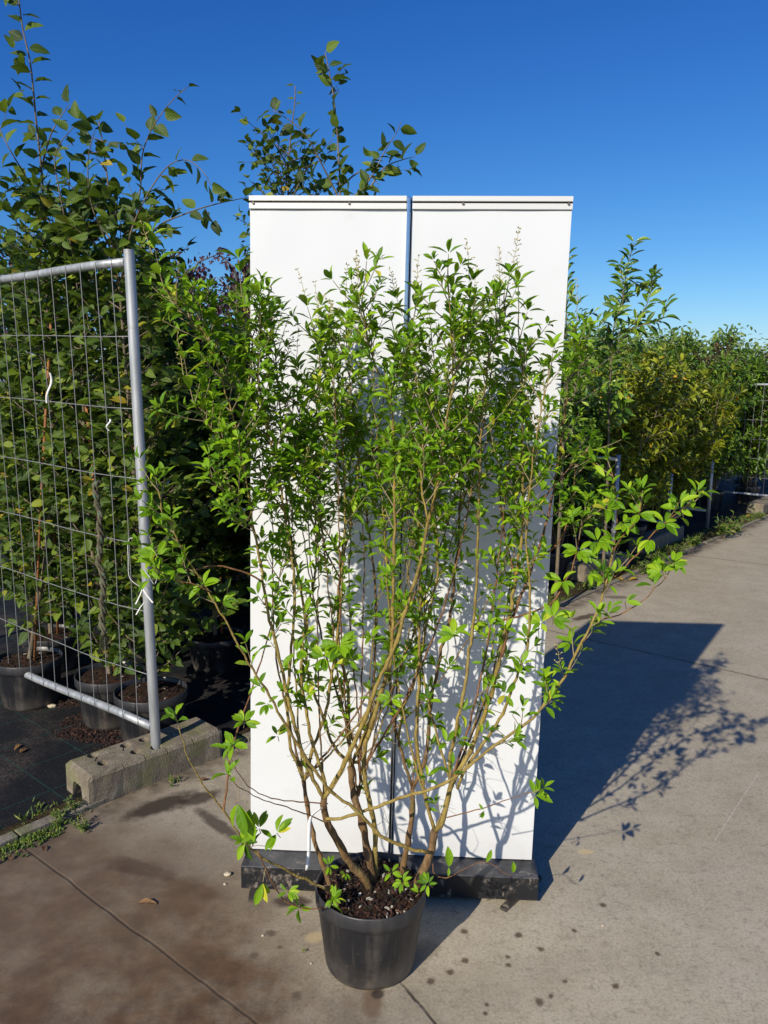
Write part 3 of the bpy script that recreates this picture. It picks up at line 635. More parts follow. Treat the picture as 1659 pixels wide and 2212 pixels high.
 ([(935,1866),(939,1894),(970,1894),(1016,1871),(1045,1862),(1063,1866),(1085,1885),(1105,1892)], 1.84, 1.78, .0015, .0007, 0, 0, 'red', 0),
 ([(708,1736),(650,1733),(600,1728),(557,1712),(520,1680),(500,1640)], 1.87, 1.70, .002, .001, 0, .15, 'red', 3),
 ([(700,1775),(640,1750),(590,1735),(540,1715),(505,1690)], 1.87, 1.66, .002, .001, 0, .1, 'red', 3),
]
# thinner shoots filling the fan between the main stems
for k in range(24):
    x0, y0, Yb = rng.choice([(656,1687,1.90),(700,1724,1.88),(757,1656,1.96),(787,1656,1.96),(891,1703,1.98),(939,1794,1.88),(973,1690,1.88),(913,1680,1.9),(775,1720,1.95)])
    xt = 560+620*(k+.5)/24+rng.uniform(-20, 20); yt = rng.uniform(740, 1000); Yt = rng.uniform(1.78, 2.14)
    xm = x0+(xt-x0)*.62+rng.uniform(-14, 14); ym = y0+(yt-y0)*.42
    stem_rows.append(([(x0, y0), (x0+(xm-x0)*.55, y0+(ym-y0)*.45), (xm, ym), (xm+(xt-xm)*.6+rng.uniform(-12, 12), ym+(yt-ym)*.5), (xt, yt)], Yb, Yt, rng.uniform(.0024, .0038), .0010, 0, .62, rng.choice(['young', 'young', 'old', 'red']), 1))
BARK = {'young': M['bark_young'], 'old': M['bark_old'], 'red': M['bark_red']}
stem_objs = []
def shift(mb, v):
    for V in mb.V: V -= np.asarray(v)
for ri, (pts, Y0, Y1, r0, r1, cv, dens, bk, mode) in enumerate(stem_rows):
    P = px_path(pts, Y0, Y1, cv); P, Lt = resample(smooth_path(P, 4), .02)
    if mode == 1: P = P[:max(8, len(P)-4)]
    n = len(P); q = np.linspace(0, 1, n); rad = (r0*(1-q)+r1*q)*(.86 if r0 < .009 else .95)
    for i in range(2, n-1):                                              # nodes: small swellings and kinks
        P[i] += rv(.0011)
        if i % 4 == 0: rad[i] *= 1.16
    rad[-1] = r1
    if r0 > .007: rad = rad*(1+.10*np.sin(np.arange(n)*1.7+ri))
    mb = MB(); mb.tube(P, rad, 10 if r0 > .006 else 7); shift(mb, PB)
    so = mb.build('stem', BARK[bk], privet); stem_objs.append(so)
    tw, lv = MB(), []
    if mode:
        D = np.gradient(P, axis=0)
        for i in range(1, n):
            p = P[i]; d = norm(D[i]); qq = i/(n-1.0)
            # picture height decides how leafy the stem is: bare foot, tufts half way, dense top
            dd = p-np.array([0, 0, CH]); zz = p[2]
            py = H_/2+F_*(-dd[1]*s_-dd[2]*c_)/(dd[1]*c_-dd[2]*s_)
            if mode == 1:
                if py > 1540: pr = .06
                elif py > 1400: pr = .20
                elif py > 1250: pr = .32
                elif py > 1060: pr = .48
                else: pr = .72
                pr *= dens
                if rng.random() < pr:
                    side = perp(d)
                    for sg in ((1, -1) if rng.random() < .6 and py < 1150 else (1,)):
                        dirn = norm(side*sg*.95+d*.6+UP*.2)
                        if p[1]+dirn[1]*.12 > 2.2: dirn[1] = -abs(dirn[1])
                        if py > 1180: privet_twig(p, dirn, rng.uniform(.01, .05), tw, lv, .040, True)
                        else: privet_twig(p, dirn, rng.uniform(.03, .17)*(1-.45*qq), tw, lv, rng.uniform(.027, .040), panicle=.07 if py < 950 else 0)
            elif mode == 2:
                pr = .10+.62*max(0, qq-.35)
                if dens: pr *= dens*1.7
                if i > 6 and rng.random() < pr: privet_twig(p, norm(perp(d)+d*.7+UP*.2), rng.uniform(.01, .10), tw, lv, rng.uniform(.030, .043), True, panicle=.08)
            elif mode == 3:
                if i > 5 and rng.random() < .04+dens*.2: privet_twig(p, norm(perp(d)+d*.7), rng.uniform(.01, .02), tw, lv, .042, True)
        if mode == 1:
            tip = P[-1]; d = norm(D[-1]+UP*.02)
            privet_twig(tip, d, rng.uniform(.05, .11), tw, lv, .052, True)
            if rng.random() < .5: add_panicle(tip+d*.07, norm(d+UP*.4+rv(.1)), tw, rng.uniform(.06, .1))
            for k in range(3): privet_twig(P[-min(3+k*2, n-1)], norm(d+perp(d)*.8), .07, tw, lv, .04, panicle=.2)
        if mode in (2, 3):
            d = norm(D[-1]); privet_twig(P[-1], d, .03, tw, lv, .042, True)
            if mode == 2: privet_twig(P[-2], norm(d+perp(d)), .05, tw, lv, .040, True); privet_twig(P[-4], norm(d+perp(d)), .06, tw, lv, .040, True)
        # bare dead twiglets near the foot
        for i in range(2, n, 2):
            if P[i][2] < .75 and rng.random() < .22 and r0 > .003:
                d = norm(perp(norm(D[i]))+rv(.2)); L = rng.uniform(.02, .11); a = P[i]; b = a+d*L*.5+rv(.004); c = b+norm(d+rv(.4))*L*.5
                tw.tube([a, b, c], [.0011, .0008, .0004], 4, 1, cap=False)
                if rng.random() < .5: tw.tube([b, b+norm(d+rv(.8))*L*.4], [.0008, .0004], 3, 1, cap=False)
    if mode == 0:
        for (a, b, u) in ((970, 1872, .05), (1050, 1862, .032), (1108, 1885, .03), (968, 1893, .02)):
            p = atY(a, b, 1.80); lv.append((*p, *norm(UP*.9+rv(.25)), *np.array([.2, -1, .4]), u, u*.42, .5))
    if lv or tw.V:
        LEAVES += len(lv); tw.leaves(lv, T_PRIV, 0); shift(tw, PB)
        tw.build('foliage', [M['privet'], M['twig'], M['panicle']], so)
# hand-placed tufts: bigger leaves low on the left, low shoots out of the pot
def tuft(px, py, Y, n, L, parent, hang=False, spread=1.0):
    mb, lv = MB(), []; p = atY(px, py, Y)
    ax = norm(np.array([rng.gauss(0, .3), -.5, .6])) if not hang else norm(np.array([rng.gauss(0, .3), -.3, -.6]))
    for i in range(n):
        a = i*2.4+rng.random(); s1 = perp(ax); e = norm(cross(ax, s1)*math.sin(a)+s1*math.cos(a)+ax*.35)
        if hang: e = norm(e*.6-UP*1.0)
        l = L*rng.uniform(.75, 1.15); nn = ax+SUNV*.4+rv(.25)
        if hang: nn = np.array([-.3, -1, .3])+rv(.3)
        lv.append((*(p+e*.004), *e, *nn, l*(.74 if not hang else .9), l*(.28 if not hang else .34), min(1, max(0, rng.gauss(.55, .2)))))
    mb.leaves(lv, T_PRIV); mb.tube([p, p-ax*.03], .001, 4, 1, False); shift(mb, PB)
    mb.build('foliage', [M['privet'], M['twig']], parent)
rt = stem_objs
for (px, py, Y, n, L, k, hg) in ((515, 1735, 1.58, 3, .072, 34, True), (540, 1745, 1.6, 3, .07, 34, True), (505, 1610, 1.64, 9, .045, 34, False), (528, 1560, 1.7, 12, .04, 35, False), (560, 1790, 1.62, 6, .055, 52, False),
        (598, 1800, 1.62, 6, .05, 52, False), (530, 1820, 1.66, 3, .05, 34, True), (622, 1926, 1.7, 7, .034, 36, False), (568, 1905, 1.7, 3, .05, 36, True), (720, 1940, 1.8, 9, .034, 0, False), (710, 1870, 1.84, 6, .03, 0, False), (745, 1885, 1.86, 5, .024, 3, False),
        (870, 1905, 1.80, 10, .032, 16, False), (845, 1885, 1.86, 5, .034, 16, False), (925, 1910, 1.78, 7, .034, 16, False), (905, 1930, 1.78, 4, .03, 16, False),
        (1155, 1718, 1.80, 5, .05, 50, False), (1046, 1752, 1.82, 3, .03, 50, False), (1232, 1388, 1.80, 5, .05, 22, False), (1192, 1465, 1.80, 6, .042, 22, False), (1183, 1497, 1.80, 5, .042, 22, False), (1195, 1335, 1.84, 9, .055, 28, False),
        (1170, 1345, 1.84, 7, .05, 28, False), (982, 1375, 1.7, 7, .055, 15, False), (1090, 1500, 1.80, 6, .05, 18, False), (965, 1605, 1.82, 4, .042, 18, False), (845, 1510, 1.78, 7, .042, 4, False), (733, 1395, 1.78, 12, .055, 2, False), (700, 1420, 1.8, 12, .05, 2, False), (760, 1425, 1.8, 9, .045, 8, False),
        (600, 1590, 1.8, 6, .038, 1, False), (578, 1520, 1.8, 8, .038, 31, False), (665, 1500, 1.82, 7, .036, 6, False), (640, 1410, 1.8, 8, .05, 1, False), (480, 1300, 1.7, 7, .045, 31, False), (440, 1265, 1.68, 9, .05, 31, False), (380, 1230, 1.66, 10, .05, 32, False), (340, 1200, 1.66, 10, .05, 32, False), (330, 1110, 1.66, 12, .045, 31, False),
        (1310, 1100, 1.76, 9, .05, 24, False), (1290, 1170, 1.78, 8, .05, 24, False), (1250, 1190, 1.8, 9, .05, 28, False), (1380, 1110, 1.75, 8, .048, 23, False), (1345, 1130, 1.78, 8, .048, 23, False), (1435, 1130, 1.74, 9, .048, 25, False), (1470, 1100, 1.74, 7, .05, 25, False), (1405, 1165, 1.75, 6, .048, 25, False),
        (1430, 1235, 1.74, 8, .05, 26, False), (1455, 1215, 1.74, 6, .045, 26, False), (1350, 1300, 1.76, 4, .045, 26, False), (1325, 1080, 1.8, 8, .05, 24, False), (1215, 1255, 1.84, 8, .05, 28, False), (1235, 1120, 1.9, 9, .05, 29, False), (1220, 1060, 1.92, 9, .05, 29, False), (1270, 1240, 1.8, 7, .045, 28, False)):
    tuft(px, py, Y, n, L, rt[k], hg)
# nursery ribbon tied on the left trunk
mb = MB(); P = smooth_path([atY(x, y, 1.84) for (x, y) in ((695, 1745), (672, 1765), (668, 1800), (667, 1840), (663, 1880))], 5)
wv = np.array([.0042, .0006, 0])
V = []; [V.extend([p-wv, p+wv+np.array([0, .002, 0])]) for p in P]; mb.add(V, np.array([(2*i, 2*i+1, 2*i+3, 2*i+2) for i in range(len(P)-1)]))
shift(mb, PB); o = mb.build('plant_tag', M['label'], privet); sm_ = o.modifiers.new('t', 'SOLIDIFY'); sm_.thickness = .0006
print('privet leaves', LEAVES)

# ============================================================ CONCRETE FENCE FOOT near the camera
def concrete_foot(name, A, ang, Ln, Wd, Hh, holes, slits, label, end_arch=True, grp=None):
    """A: near front bottom corner; runs along ang (azimuth from +Y); holes as world xy"""
    ux, uy = math.sin(ang), math.cos(ang); vx, vy = -uy, ux
    Lp, Wp = Ln, Wd
    # cross section (v, z) with chamfered top and a tunnel underneath
    if end_arch: sec = [(0, 0), (0, Hh-.018), (.006, Hh-.007), (.018, Hh), (Wp-.018, Hh), (Wp-.006, Hh-.007), (Wp, Hh-.018), (Wp, 0), (Wp-.055, 0), (Wp-.062, Hh*.42), (Wp-.072, Hh*.5), (.072, Hh*.5), (.062, Hh*.42), (.055, 0)]
    else: sec = [(0, 0), (0, Hh-.012), (.012, Hh), (Wp-.012, Hh), (Wp, Hh-.012), (Wp, 0)]
    n = len(sec); mb = MB(); V = []
    st_ = [0.0, .016]+[.016+(Lp-.032)*i/14 for i in range(1, 15)]+[Lp]
    for k, u in enumerate(st_):
        sh = .010 if k in (0, len(st_)-1) else 0.0
        for (v, z) in sec:
            zz = z-(sh if z > Hh*.8 else 0); vv = v+(sh*.4 if v < .001 else (-sh*.4 if v > Wp-.001 else 0))
            jit = .0018
            V.append((u+rng.uniform(-jit, jit), vv+rng.uniform(-jit, jit), max(0, zz+rng.uniform(-jit, jit) if zz > 0 else 0)))
    mb.add(V, np.array([(k*n+j, (k+1)*n+j, (k+1)*n+(j+1) % n, k*n+(j+1) % n) for k in range(len(st_)-1) for j in range(n)]), smooth=False)
    mb.F.append((np.array([list(range(n))]), 0, 0, False)); mb.F.append((np.array([list(range(n))[::-1]]), (len(st_)-1)*n, 0, False))
    o = mb.build(name, M['block'])
    import bmesh
    bm = bmesh.new(); bm.from_mesh(o.data); bmesh.ops.recalc_face_normals(bm, faces=bm.faces[:]); bmesh.ops.triangulate(bm, faces=[f for f in bm.faces if len(f.verts) > 4]); bm.to_mesh(o.data); bm.free()
    if holes:
        cb = MB()
        for (hx, hy) in holes:
            dx, dy = hx-A[0], hy-A[1]; u = dx*ux+dy*uy; v = dx*vx+dy*vy
            a = np.arange(18)*2*math.pi/18; Vc = [(u+.0215*math.cos(q), v+.0215*math.sin(q), z) for z in (Hh-.055, Hh+.03) for q in a]
            cb.add(Vc, np.array([(i, (i+1) % 18, 18+(i+1) % 18, 18+i) for i in range(18)]), smooth=False); cb.F.append((np.array([list(range(18))[::-1]]), cb.n-36, 0, False)); cb.F.append((np.array([list(range(18))]), cb.n-18, 0, False))
        co = cb.build('cut', M['block']); sb = MB()
        for (u0, v0, u1, v1) in slits:
            d = np.array([u1-u0, v1-v0]); L = np.linalg.norm(d); nx, ny = -d[1]/L*.0024, d[0]/L*.0024
            q = [(u0-nx, v0-ny), (u1-nx, v1-ny), (u1+nx, v1+ny), (u0+nx, v0+ny)]
            Vs = [(a_, b_, Hh-.024) for a_, b_ in q]+[(a_, b_, Hh+.03) for a_, b_ in q]
            sb.add(Vs, np.array([(0, 3, 2, 1), (4, 5, 6, 7), (0, 1, 5, 4), (1, 2, 6, 5), (2, 3, 7, 6), (3, 0, 4, 7)]), smooth=False)
        so = sb.build('cut', M['block'])
        for c in (co, so):
            bm = bmesh.new(); bm.from_mesh(c.data); bmesh.ops.recalc_face_normals(bm, faces=bm.faces[:]); bm.to_mesh(c.data); bm.free()
            m = o.modifiers.new('b', 'BOOLEAN'); m.operation = 'DIFFERENCE'; m.object = c; m.solver = 'EXACT' if c is co else 'FAST'
        bpy.context.view_layer.update()
        dg = bpy.context.evaluated_depsgraph_get(); me = bpy.data.meshes.new_from_object(o.evaluated_get(dg)); o.modifiers.clear(); o.data = me
        for c in (co, so): bpy.data.objects.remove(c)
    # mesh is in (u, v, z): place it
    o.matrix_world = Matrix(((ux, vx, 0, A[0]), (uy, vy, 0, A[1]), (0, 0, 1, A[2]), (0, 0, 0, 1)))
    tag(o, label, 'concrete block', grp); return o
A0 = np.array([-1.066, 2.662, .0]); HB = .124
hol = [tuple(gnd(a, b, HB)[:2]) for a, b in ((200, 1631), (222, 1648), (271, 1610), (293, 1624), (311, 1597), (336, 1614))]
concrete_foot('fence_foot', A0, R(43.3), .585, .19, HB, hol,
              [(.145, -.02, .13, .075), (.33, -.02, .315, .07), (.235, -.02, .225, .075), (.445, -.02, .445, .2), (.40, .105, .59, .115), (.075, .10, .10, .13), (.19, .10, .21, .13)],
              'mossy concrete fence foot with round holes, under the tall galvanised post at left', grp='concrete feet along the kerb')

# ============================================================ MESH FENCE at left
PF = gnd(338, 1607, HB); PF = np.array([PF[0], PF[1], 0])
fd = np.array([math.sin(R(-53.8)), math.cos(R(-53.8)), 0]); FL = 2.1
fn_ = np.array([fd[1], -fd[0], 0]); fn_ = fn_ if fn_[1] < 0 else -fn_
fence = tag(empty('mesh_fence', PF), 'tall galvanised wire mesh fence panel standing in front of the potted hornbeams', 'fence')
def tub(name, pts, r, mat, parent, n=16, org=None):
    mb = MB(); mb.tube(np.array(pts), r, n)
    if org is not None: shift(mb, org)
    return mb.build(name, mat, parent)
for e in (0, FL):
    b = PF+fd*e
    mb = MB(); mb.tube([b+UP*.095, b+UP*.6, b+UP*1.3, b+UP*2.02], .0192, 24, cap=False)
    mb.tube([b+UP*2.02, b+UP*1.9], .0175, 24, cap=False); shift(mb, PF); mb.build('post', M['galv'], fence)
ZB, ZT = .192, 1.978
for nm, z, r in (('bottom_rail', ZB, .0165), ('top_rail', ZT, .0165)):
    q = [PF+fd*(.018+(FL-.036)*i/10)+UP*(z+(.004*math.sin(i*1.3) if 0 < i < 10 else 0)) for i in range(11)]
    tub(nm, q, r, M['galv'], fence, 20, PF)
hz = [.416, .677, .945, 1.199, 1.463, 1.727]
for z in hz:
    q = [PF+fd*(.02+(FL-.04)*i/14)+fn_*(.006+.003*math.sin(i*1.7+z*9))+UP*(z-.012*math.sin(i*.5+z)) for i in range(15)]
    tub('horizontal_wire', q, .0018, M['wire'], fence, 6, PF)
i = 0
while .085+i*.0985 < FL-.04:
    e = .085+i*.0985; b = PF+fd*e; bow = rng.uniform(-.006, .006)
    q = [b+UP*(ZB-.017)-fn_*.006, b+fn_*.0175+UP*(ZB-.006)]+[b+fn_*(.0185-.009*math.sin(math.pi*k/9))+fd*(bow*math.sin(math.pi*k/9))+UP*(ZB+.012+(ZT-ZB-.024)*k/9) for k in range(10)]+[b+fn_*.0175+UP*(ZT+.008), b+UP*(ZT+.0185), b-fn_*.0175+UP*ZT]
    tub('vertical_wire', q, .0015, M['wire'], fence, 6, PF); i += 1
for ch in fence.children:                                                 # the panel leans a little to the left
    for v in ch.data.vertices: v.co.x -= .018*v.co.z
# frayed rope hanging on the mesh, white strap round the post
mb = MB(); pr = PF+fd*.27+fn_*.034; q = []; N_ = 46
for k in range(N_+1):
    z = 1.16-.63*k/N_; q.append(pr+fd*(.010*math.sin(k*.35)+.004*math.sin(k*1.1))+fn_*(.004*math.sin(k*.6))+UP*z)
for st3 in range(3):
    pp = [q[k]+(fd*math.cos(k*.8+st3*2.09)+fn_*math.sin(k*.8+st3*2.09))*(.0075+.0015*math.sin(k*.5)) for k in range(N_+1)]
    mb.tube(pp, [.0075*(.8+.3*math.sin(k*1.9+st3)) for k in range(N_+1)], 7)
for k in range(500):
    a = q[rng.randrange(N_+1)]+rv(.005); e = norm(rv()+UP*-.5); L = rng.uniform(.006, .022)
    mb.tube([a, a+e*L*.5, a+norm(e+rv(.5))*L], .00045, 3, 0, False)
for k in range(26):
    a = q[-1]+rv(.006); L = rng.uniform(.03, .09); mb.tube([a, a-UP*L*.5+rv(.006), a-UP*L+rv(.012)], .0007, 3, 0, False)
shift(mb, pr+UP*.5); tag(mb.build('frayed_rope', M['rope'], None, pr+UP*.5), 'frayed weathered green rope hanging down the wire mesh beside the post', 'rope')
mb = MB(); a = atY(307, 1270, 2.80)
q = smooth_path([atY(x, y, Y) for x, y, Y in ((306, 1186, 2.86), (290, 1164, 2.83), (277, 1168, 2.84), (277, 1205, 2.84), (279, 1245, 2.85), (294, 1262, 2.85), (308, 1268, 2.86))], 5)
mb.tube(q, .0012, 6); q = smooth_path([atY(x, y, Y) for x, y, Y in ((304, 1232, 2.86), (318, 1240, 2.855), (334, 1262, 2.86), (340, 1240, 2.9))], 4); mb.tube(q, .0012, 6)
for pth in (((310, 1266), (303, 1285), (293, 1305)), ((313, 1300), (303, 1312), (294, 1328)), ((306, 1268), (316, 1285), (330, 1302))):
    P = [atY(x, y, 2.845) for x, y in pth]; V = []
    for p in P: V += [p-np.array([.003, 0, .001]), p+np.array([.003, 0, .001]), p+np.array([.003, .0008, .001]), p+np.array([-.003, .0008, -.001])]
    mb.add(V, np.array([(4*i+j, 4*i+(j+1) % 4, 4*i+4+(j+1) % 4, 4*i+4+j) for i in range(2) for j in range(4)]))
shift(mb, a); tag(mb.build('plastic_strap', M['label'], None, a), 'white plastic strap knotted round the galvanised fence post', 'strap')

# ============================================================ HORNBEAMS in pots
CLIP = True
def horn_limb(mb, lv, P, d, L, r, depth=0, lf=.062, lift=.35):
    n = max(3, int(L/.03)); pts = [P]; q = P.copy(); side = norm(cross(d, UP)+rv(.12)); zig = 1
    for i in range(n):
        d = norm(d+UP*lift/n+rv(.06)+side*zig*.10); q2 = q+d*(L/n)
        if CLIP and q2[2] < 2.06 and np.dot(q2-PF, fn_) > -.05 and rng.random() < .96: break
        q = q2; pts.append(q); zig = -zig
        s = side*zig; e = norm(s*.8+d*.5+UP*rng.uniform(-.75, .15)+rv(.2)); ln = lf*rng.uniform(.7, 1.25)*(1-.2*(i/n))
        nn = UP*.40+SUNV*.5+rv(.55)
        if rng.random() < .95: lv.append((*(q+e*.006), *e, *nn, ln, ln*rng.uniform(.58, .70), min(.99, max(0, rng.gauss(.45, .25)))))
        if depth == 0 and i > 1 and rng.random() < .62: horn_limb(mb, lv, q, norm(s*.9+d*.7+rv(.15)), rng.uniform(.07, .2)*(1-.4*i/n), r*.5, 1, lf)
    lv.append((*q, *norm(d+rv(.2)), *(UP+SUNV*.5+rv(.3)), lf*.9, lf*.5, rng.random()*.8))
    if len(pts) > 1: mb.tube(pts, np.linspace(r, r*.35, len(pts)), 5 if depth == 0 else 4, 1, cap=False)
def hornbeam(base, lead, z0, extra=(), width=.42, lf=.062, step=.062, pot=True, cane=True, seed=0, top_lf=1.1, bare=.35, lab=True, potchips=60):
    """base xy world; lead: world path of the leading stem from the pot to its tip"""
    global rng
    keep = rng; rng = random.Random(seed)
    B = np.array([base[0], base[1], 0]); root = empty('potted_hornbeam', B)
    if pot: pot_parts(root, .153, .232, potchips, seed=seed)
    P, Lt = resample(smooth_path(lead, 6), .03); n = len(P); rad = np.linspace(.0125, .0022, n)
    mb = MB(); mb.tube(P, rad, 8); shift(mb, B); mb.build('trunk', M['bark_grey'], root)
    if cane:
        a = B+np.array([.035, -.02, .19]); mid = P[int(n*.3)]; b = P[int(n*.55)]+np.array([.02, -.02, 0]); mb = MB(); mb.tube([a, (a+b)/2+rv(.005), b], .0065, 8); shift(mb, B); mb.build('bamboo_cane', M['cane'], root)
    mb, lv = MB(), []; ga = rng.random()*6
    i = 0
    for i in range(1, n):
        z = P[i][2]
        if z < z0: continue
        q = (z-z0)/(P[-1][2]-z0+1e-6)
        if q < 1-bare:
            for rep in range(1 if rng.random() < .5 else 2) if step < .05 else range(1):
                if rng.random() < .03/step:
                    ga += 2.4+rng.uniform(-.4, .4); o = np.array([math.cos(ga), math.sin(ga), 0])
                    L = width*(1.05-.55*q)*rng.uniform(.55, 1.2)
                    horn_limb(mb, lv, P[i], norm(o*.9+UP*rng.uniform(.2, .8)), L, .0042, 0, lf)
        else:
            if True:
                ga += math.pi+rng.uniform(-.5, .5); o = np.array([math.cos(ga), math.sin(ga)*.6, 0]); e = norm(o+UP*rng.uniform(.0, .6)+rv(.1)); ln = lf*top_lf*rng.uniform(.8, 1.2)*(1-.15*(q-1+bare)/bare)
                lv.append((*(P[i]+e*.008), *e, *(UP*.2+SUNV*.9+rv(.4)), ln, ln*.62, min(.97, rng.random()*.72)))
                if rng.random() < .22: horn_limb(mb, lv, P[i], norm(o+UP*.7), rng.uniform(.05, .14), .0018, 1, lf*.9)
    for ex in extra:
        E_, Le = resample(smooth_path(ex, 5), .03); mb.tube(E_, np.linspace(.0045, .0012, len(E_)), 6, 1, False)
        sgn = 1
        for k in range(2, len(E_)):
            d = norm(E_[k]-E_[k-1]); side = norm(cross(d, np.array([0, -1.0, 0]))+rv(.3)); sgn = -sgn
            e = norm(side*sgn*.8+d*.5+rv(.2)-UP*.15); ln = lf*top_lf*rng.uniform(.6, 1.15)
            if rng.random() < .9: lv.append((*(E_[k]+e*.008), *e, *(UP*.4+SUNV*.7+rv(.4)), ln, ln*.62, min(.97, rng.random()*.72)))
            if rng.random() < .22*(1-k/len(E_))+.06: horn_limb(mb, lv, E_[k], norm(side*sgn+d*.6), rng.uniform(.05, .16), .0015, 1, lf)
    mb.leaves(lv, T_HORN, 0); shift(mb, B); mb.build('crown', [M['hornbeam'], M['bark_grey']], root)
    rng = keep; return root
HG = 'potted hornbeams behind the mesh fence'
def lead_px(base, pts): return [np.array([base[0], base[1], .2])]+[atY(*p) for p in pts]
b1 = (-1.005, 3.235); b2 = (-1.25, 3.43); b3 = (-1.71, 3.62); 
h1 = hornbeam(b1, lead_px(b1, ((296, 1100, 3.25), (272, 800, 3.24), (256, 600, 3.22), (240, 450, 3.2), (226, 340, 3.2), (214, 262, 3.18))), .27,
              extra=[[atY(*p) for p in ((258, 560, 3.2), (300, 430, 3.1), (308, 330, 3.05), (338, 262, 3.0), (375, 214, 2.98), (405, 188, 2.96))],
                     [atY(*p) for p in ((262, 600, 3.2), (290, 480, 3.05), (350, 372, 3.0), (400, 345, 2.95), (440, 372, 2.93), (455, 400, 2.92))],
                     [atY(*p) for p in ((262, 610, 3.2), (330, 500, 3.1), (400, 462, 3.0), (470, 440, 3.05), (540, 425, 3.2))],
                     [atY(*p) for p in ((250, 560, 3.2), (200, 450, 3.1), (190, 350, 3.05), (205, 280, 3.0))]],
              width=.36, seed=11, bare=.14, lf=.062, top_lf=1.05, step=.030, potchips=150)
tag(h1, 'potted hornbeam nearest the galvanised post, its side shoot arching highest to the right', 'tree', HG)
h2 = hornbeam(b2, lead_px(b2, ((190, 1100, 3.45), (178, 800, 3.45), (165, 600, 3.4), (150, 480, 3.4), (150, 350, 3.4))), .28, extra=[[atY(*p) for p in ((160, 560, 3.3), (130, 420, 3.2), (120, 330, 3.2), (170, 262, 3.15))]],
              width=.36, seed=12, bare=.10, lf=.062, step=.034)
tag(h2, 'potted hornbeam whose pot is half hidden behind the one next to the fence post', 'tree', HG)
h3 = hornbeam(b3, lead_px(b3, ((105, 1150, 3.6), (112, 900, 3.6), (100, 600, 3.5), (92, 400, 3.4), (78, 260, 3.35), (66, 140, 3.3), (48, 55, 3.3), (35, -60, 3.3))), .34,
              extra=[[atY(*p) for p in ((96, 480, 3.4), (60, 390, 3.3), (25, 330, 3.2), (0, 280, 3.2), (-25, 210, 3.2))], [atY(*p) for p in ((90, 360, 3.4), (110, 290, 3.3), (130, 255, 3.3), (150, 225, 3.3))]],
              width=.36, seed=13, bare=.36, lf=.064, top_lf=1.15, step=.029)
tag(h3, 'tallest potted hornbeam at far left, its leading shoot leaving the picture at the top', 'tree', HG)
CLIP = False
# generic trees copied for the rows behind
def gen(seed, H, lean=(0, 0), **k):
    return hornbeam((0, 0), [np.array([0, 0, .2]), np.array([lean[0]*.3, lean[1]*.3, H*.35]), np.array([lean[0]*.7, lean[1]*.7, H*.7]), np.array([lean[0], lean[1], H])], .4, seed=seed, **k)
gA = gen(21, 2.5, (.05, .04), width=.40, step=.026, bare=.12, lf=.066); gB = gen(22, 2.3, (-.06, .02), width=.42, step=.026, bare=.10, lf=.064); gC = gen(23, 2.8, (.03, -.05), width=.38, step=.028, bare=.18, lf=.068)
used = set()
def place(g, x, y, rz, sc_, label, group=HG, cat='tree'):
    o = g if id(g) not in used else copy_tree(g); used.add(id(g))
    o.location = (x, y, 0); o.rotation_euler = (0, 0, rz); o.scale = (1, 1, sc_); tag(o, label, cat, group); return o
rows = [
 (gC, .95, 1.50, .4, .86, 'potted hornbeam at the left frame edge, left of the tallest leading shoot'),
 (gA, 1.56, .86, 1.1, .80, 'potted hornbeam right of the galvanised post, pot standing deep in shade on the membrane'),
 (gB, 1.45, 1.30, 2.0, .93, 'potted hornbeam behind the knotted white strap'),
 (gB, 1.75, 1.75, 4.0, .95, 'potted hornbeam seen through the middle of the wire mesh'),
 (gA, 1.25, 2.1, 3.1, 1.0, 'yellowing potted hornbeam behind the leftmost mesh wires'),
 (gA, 1.95, .52, 4.5, .78, 'potted hornbeam beside the left edge of the white board'),
 (gB, 2.30, 1.05, .9, .84, 'potted hornbeam behind the lower left branches of the privet'),
 (gC, 2.35, 1.60, 2.7, .78, 'potted hornbeam in the back row between the post and the board'),
 (gC, 2.55, .55, 2.2, .76, 'potted hornbeam with its top just left of the white board'),
 (gB, 2.9, 1.3, 5.5, .86, 'potted hornbeam standing under the purple-leaved tree'),
 (gB, 2.2, 2.3, 5.0, 1.0, 'potted hornbeam furthest back behind the mesh fence'),
 (gA, 3.1, .75, 5.9, .8, 'hornbeam hidden behind the board except for twigs at its left edge'),
]
for g, s, t, rz, scz, lb in rows:
    p = st(s, t); place(g, p[0], p[1], rz, scz, lb)
# two taller ones rising over the board
bt = (-.22, 3.95)
h4 = hornbeam(bt, [np.array([bt[0], bt[1], .2]), np.array([-.24, 3.9, 1.4])]+[atY(*p) for p in ((735, 470, 3.8), (731, 330, 3.8), (722, 220, 3.8), (708, 140, 3.8), (702, 112, 3.8))], .9,
              extra=[[atY(*p) for p in ((733, 430, 3.8), (690, 345, 3.75), (655, 285, 3.7), (600, 243, 3.7), (585, 238, 3.7))], [atY(*p) for p in ((735, 445, 3.8), (790, 400, 3.7), (835, 320, 3.7), (858, 285, 3.7), (866, 262, 3.7))],
                     [atY(*p) for p in ((800, 405, 3.7), (830, 362, 3.7), (870, 345, 3.7), (898, 338, 3.7))], [atY(*p) for p in ((740, 400, 3.8), (775, 372, 3.75), (800, 380, 3.7), (820, 400, 3.7))]], width=.3, seed=31, bare=.36, lf=.062, top_lf=1.3, step=.034)
tag(h4, 'potted hornbeam whose tall leading shoot rises highest above the white board', 'tree', 'hornbeams behind the white board')
bt = (-.50, 4.1)
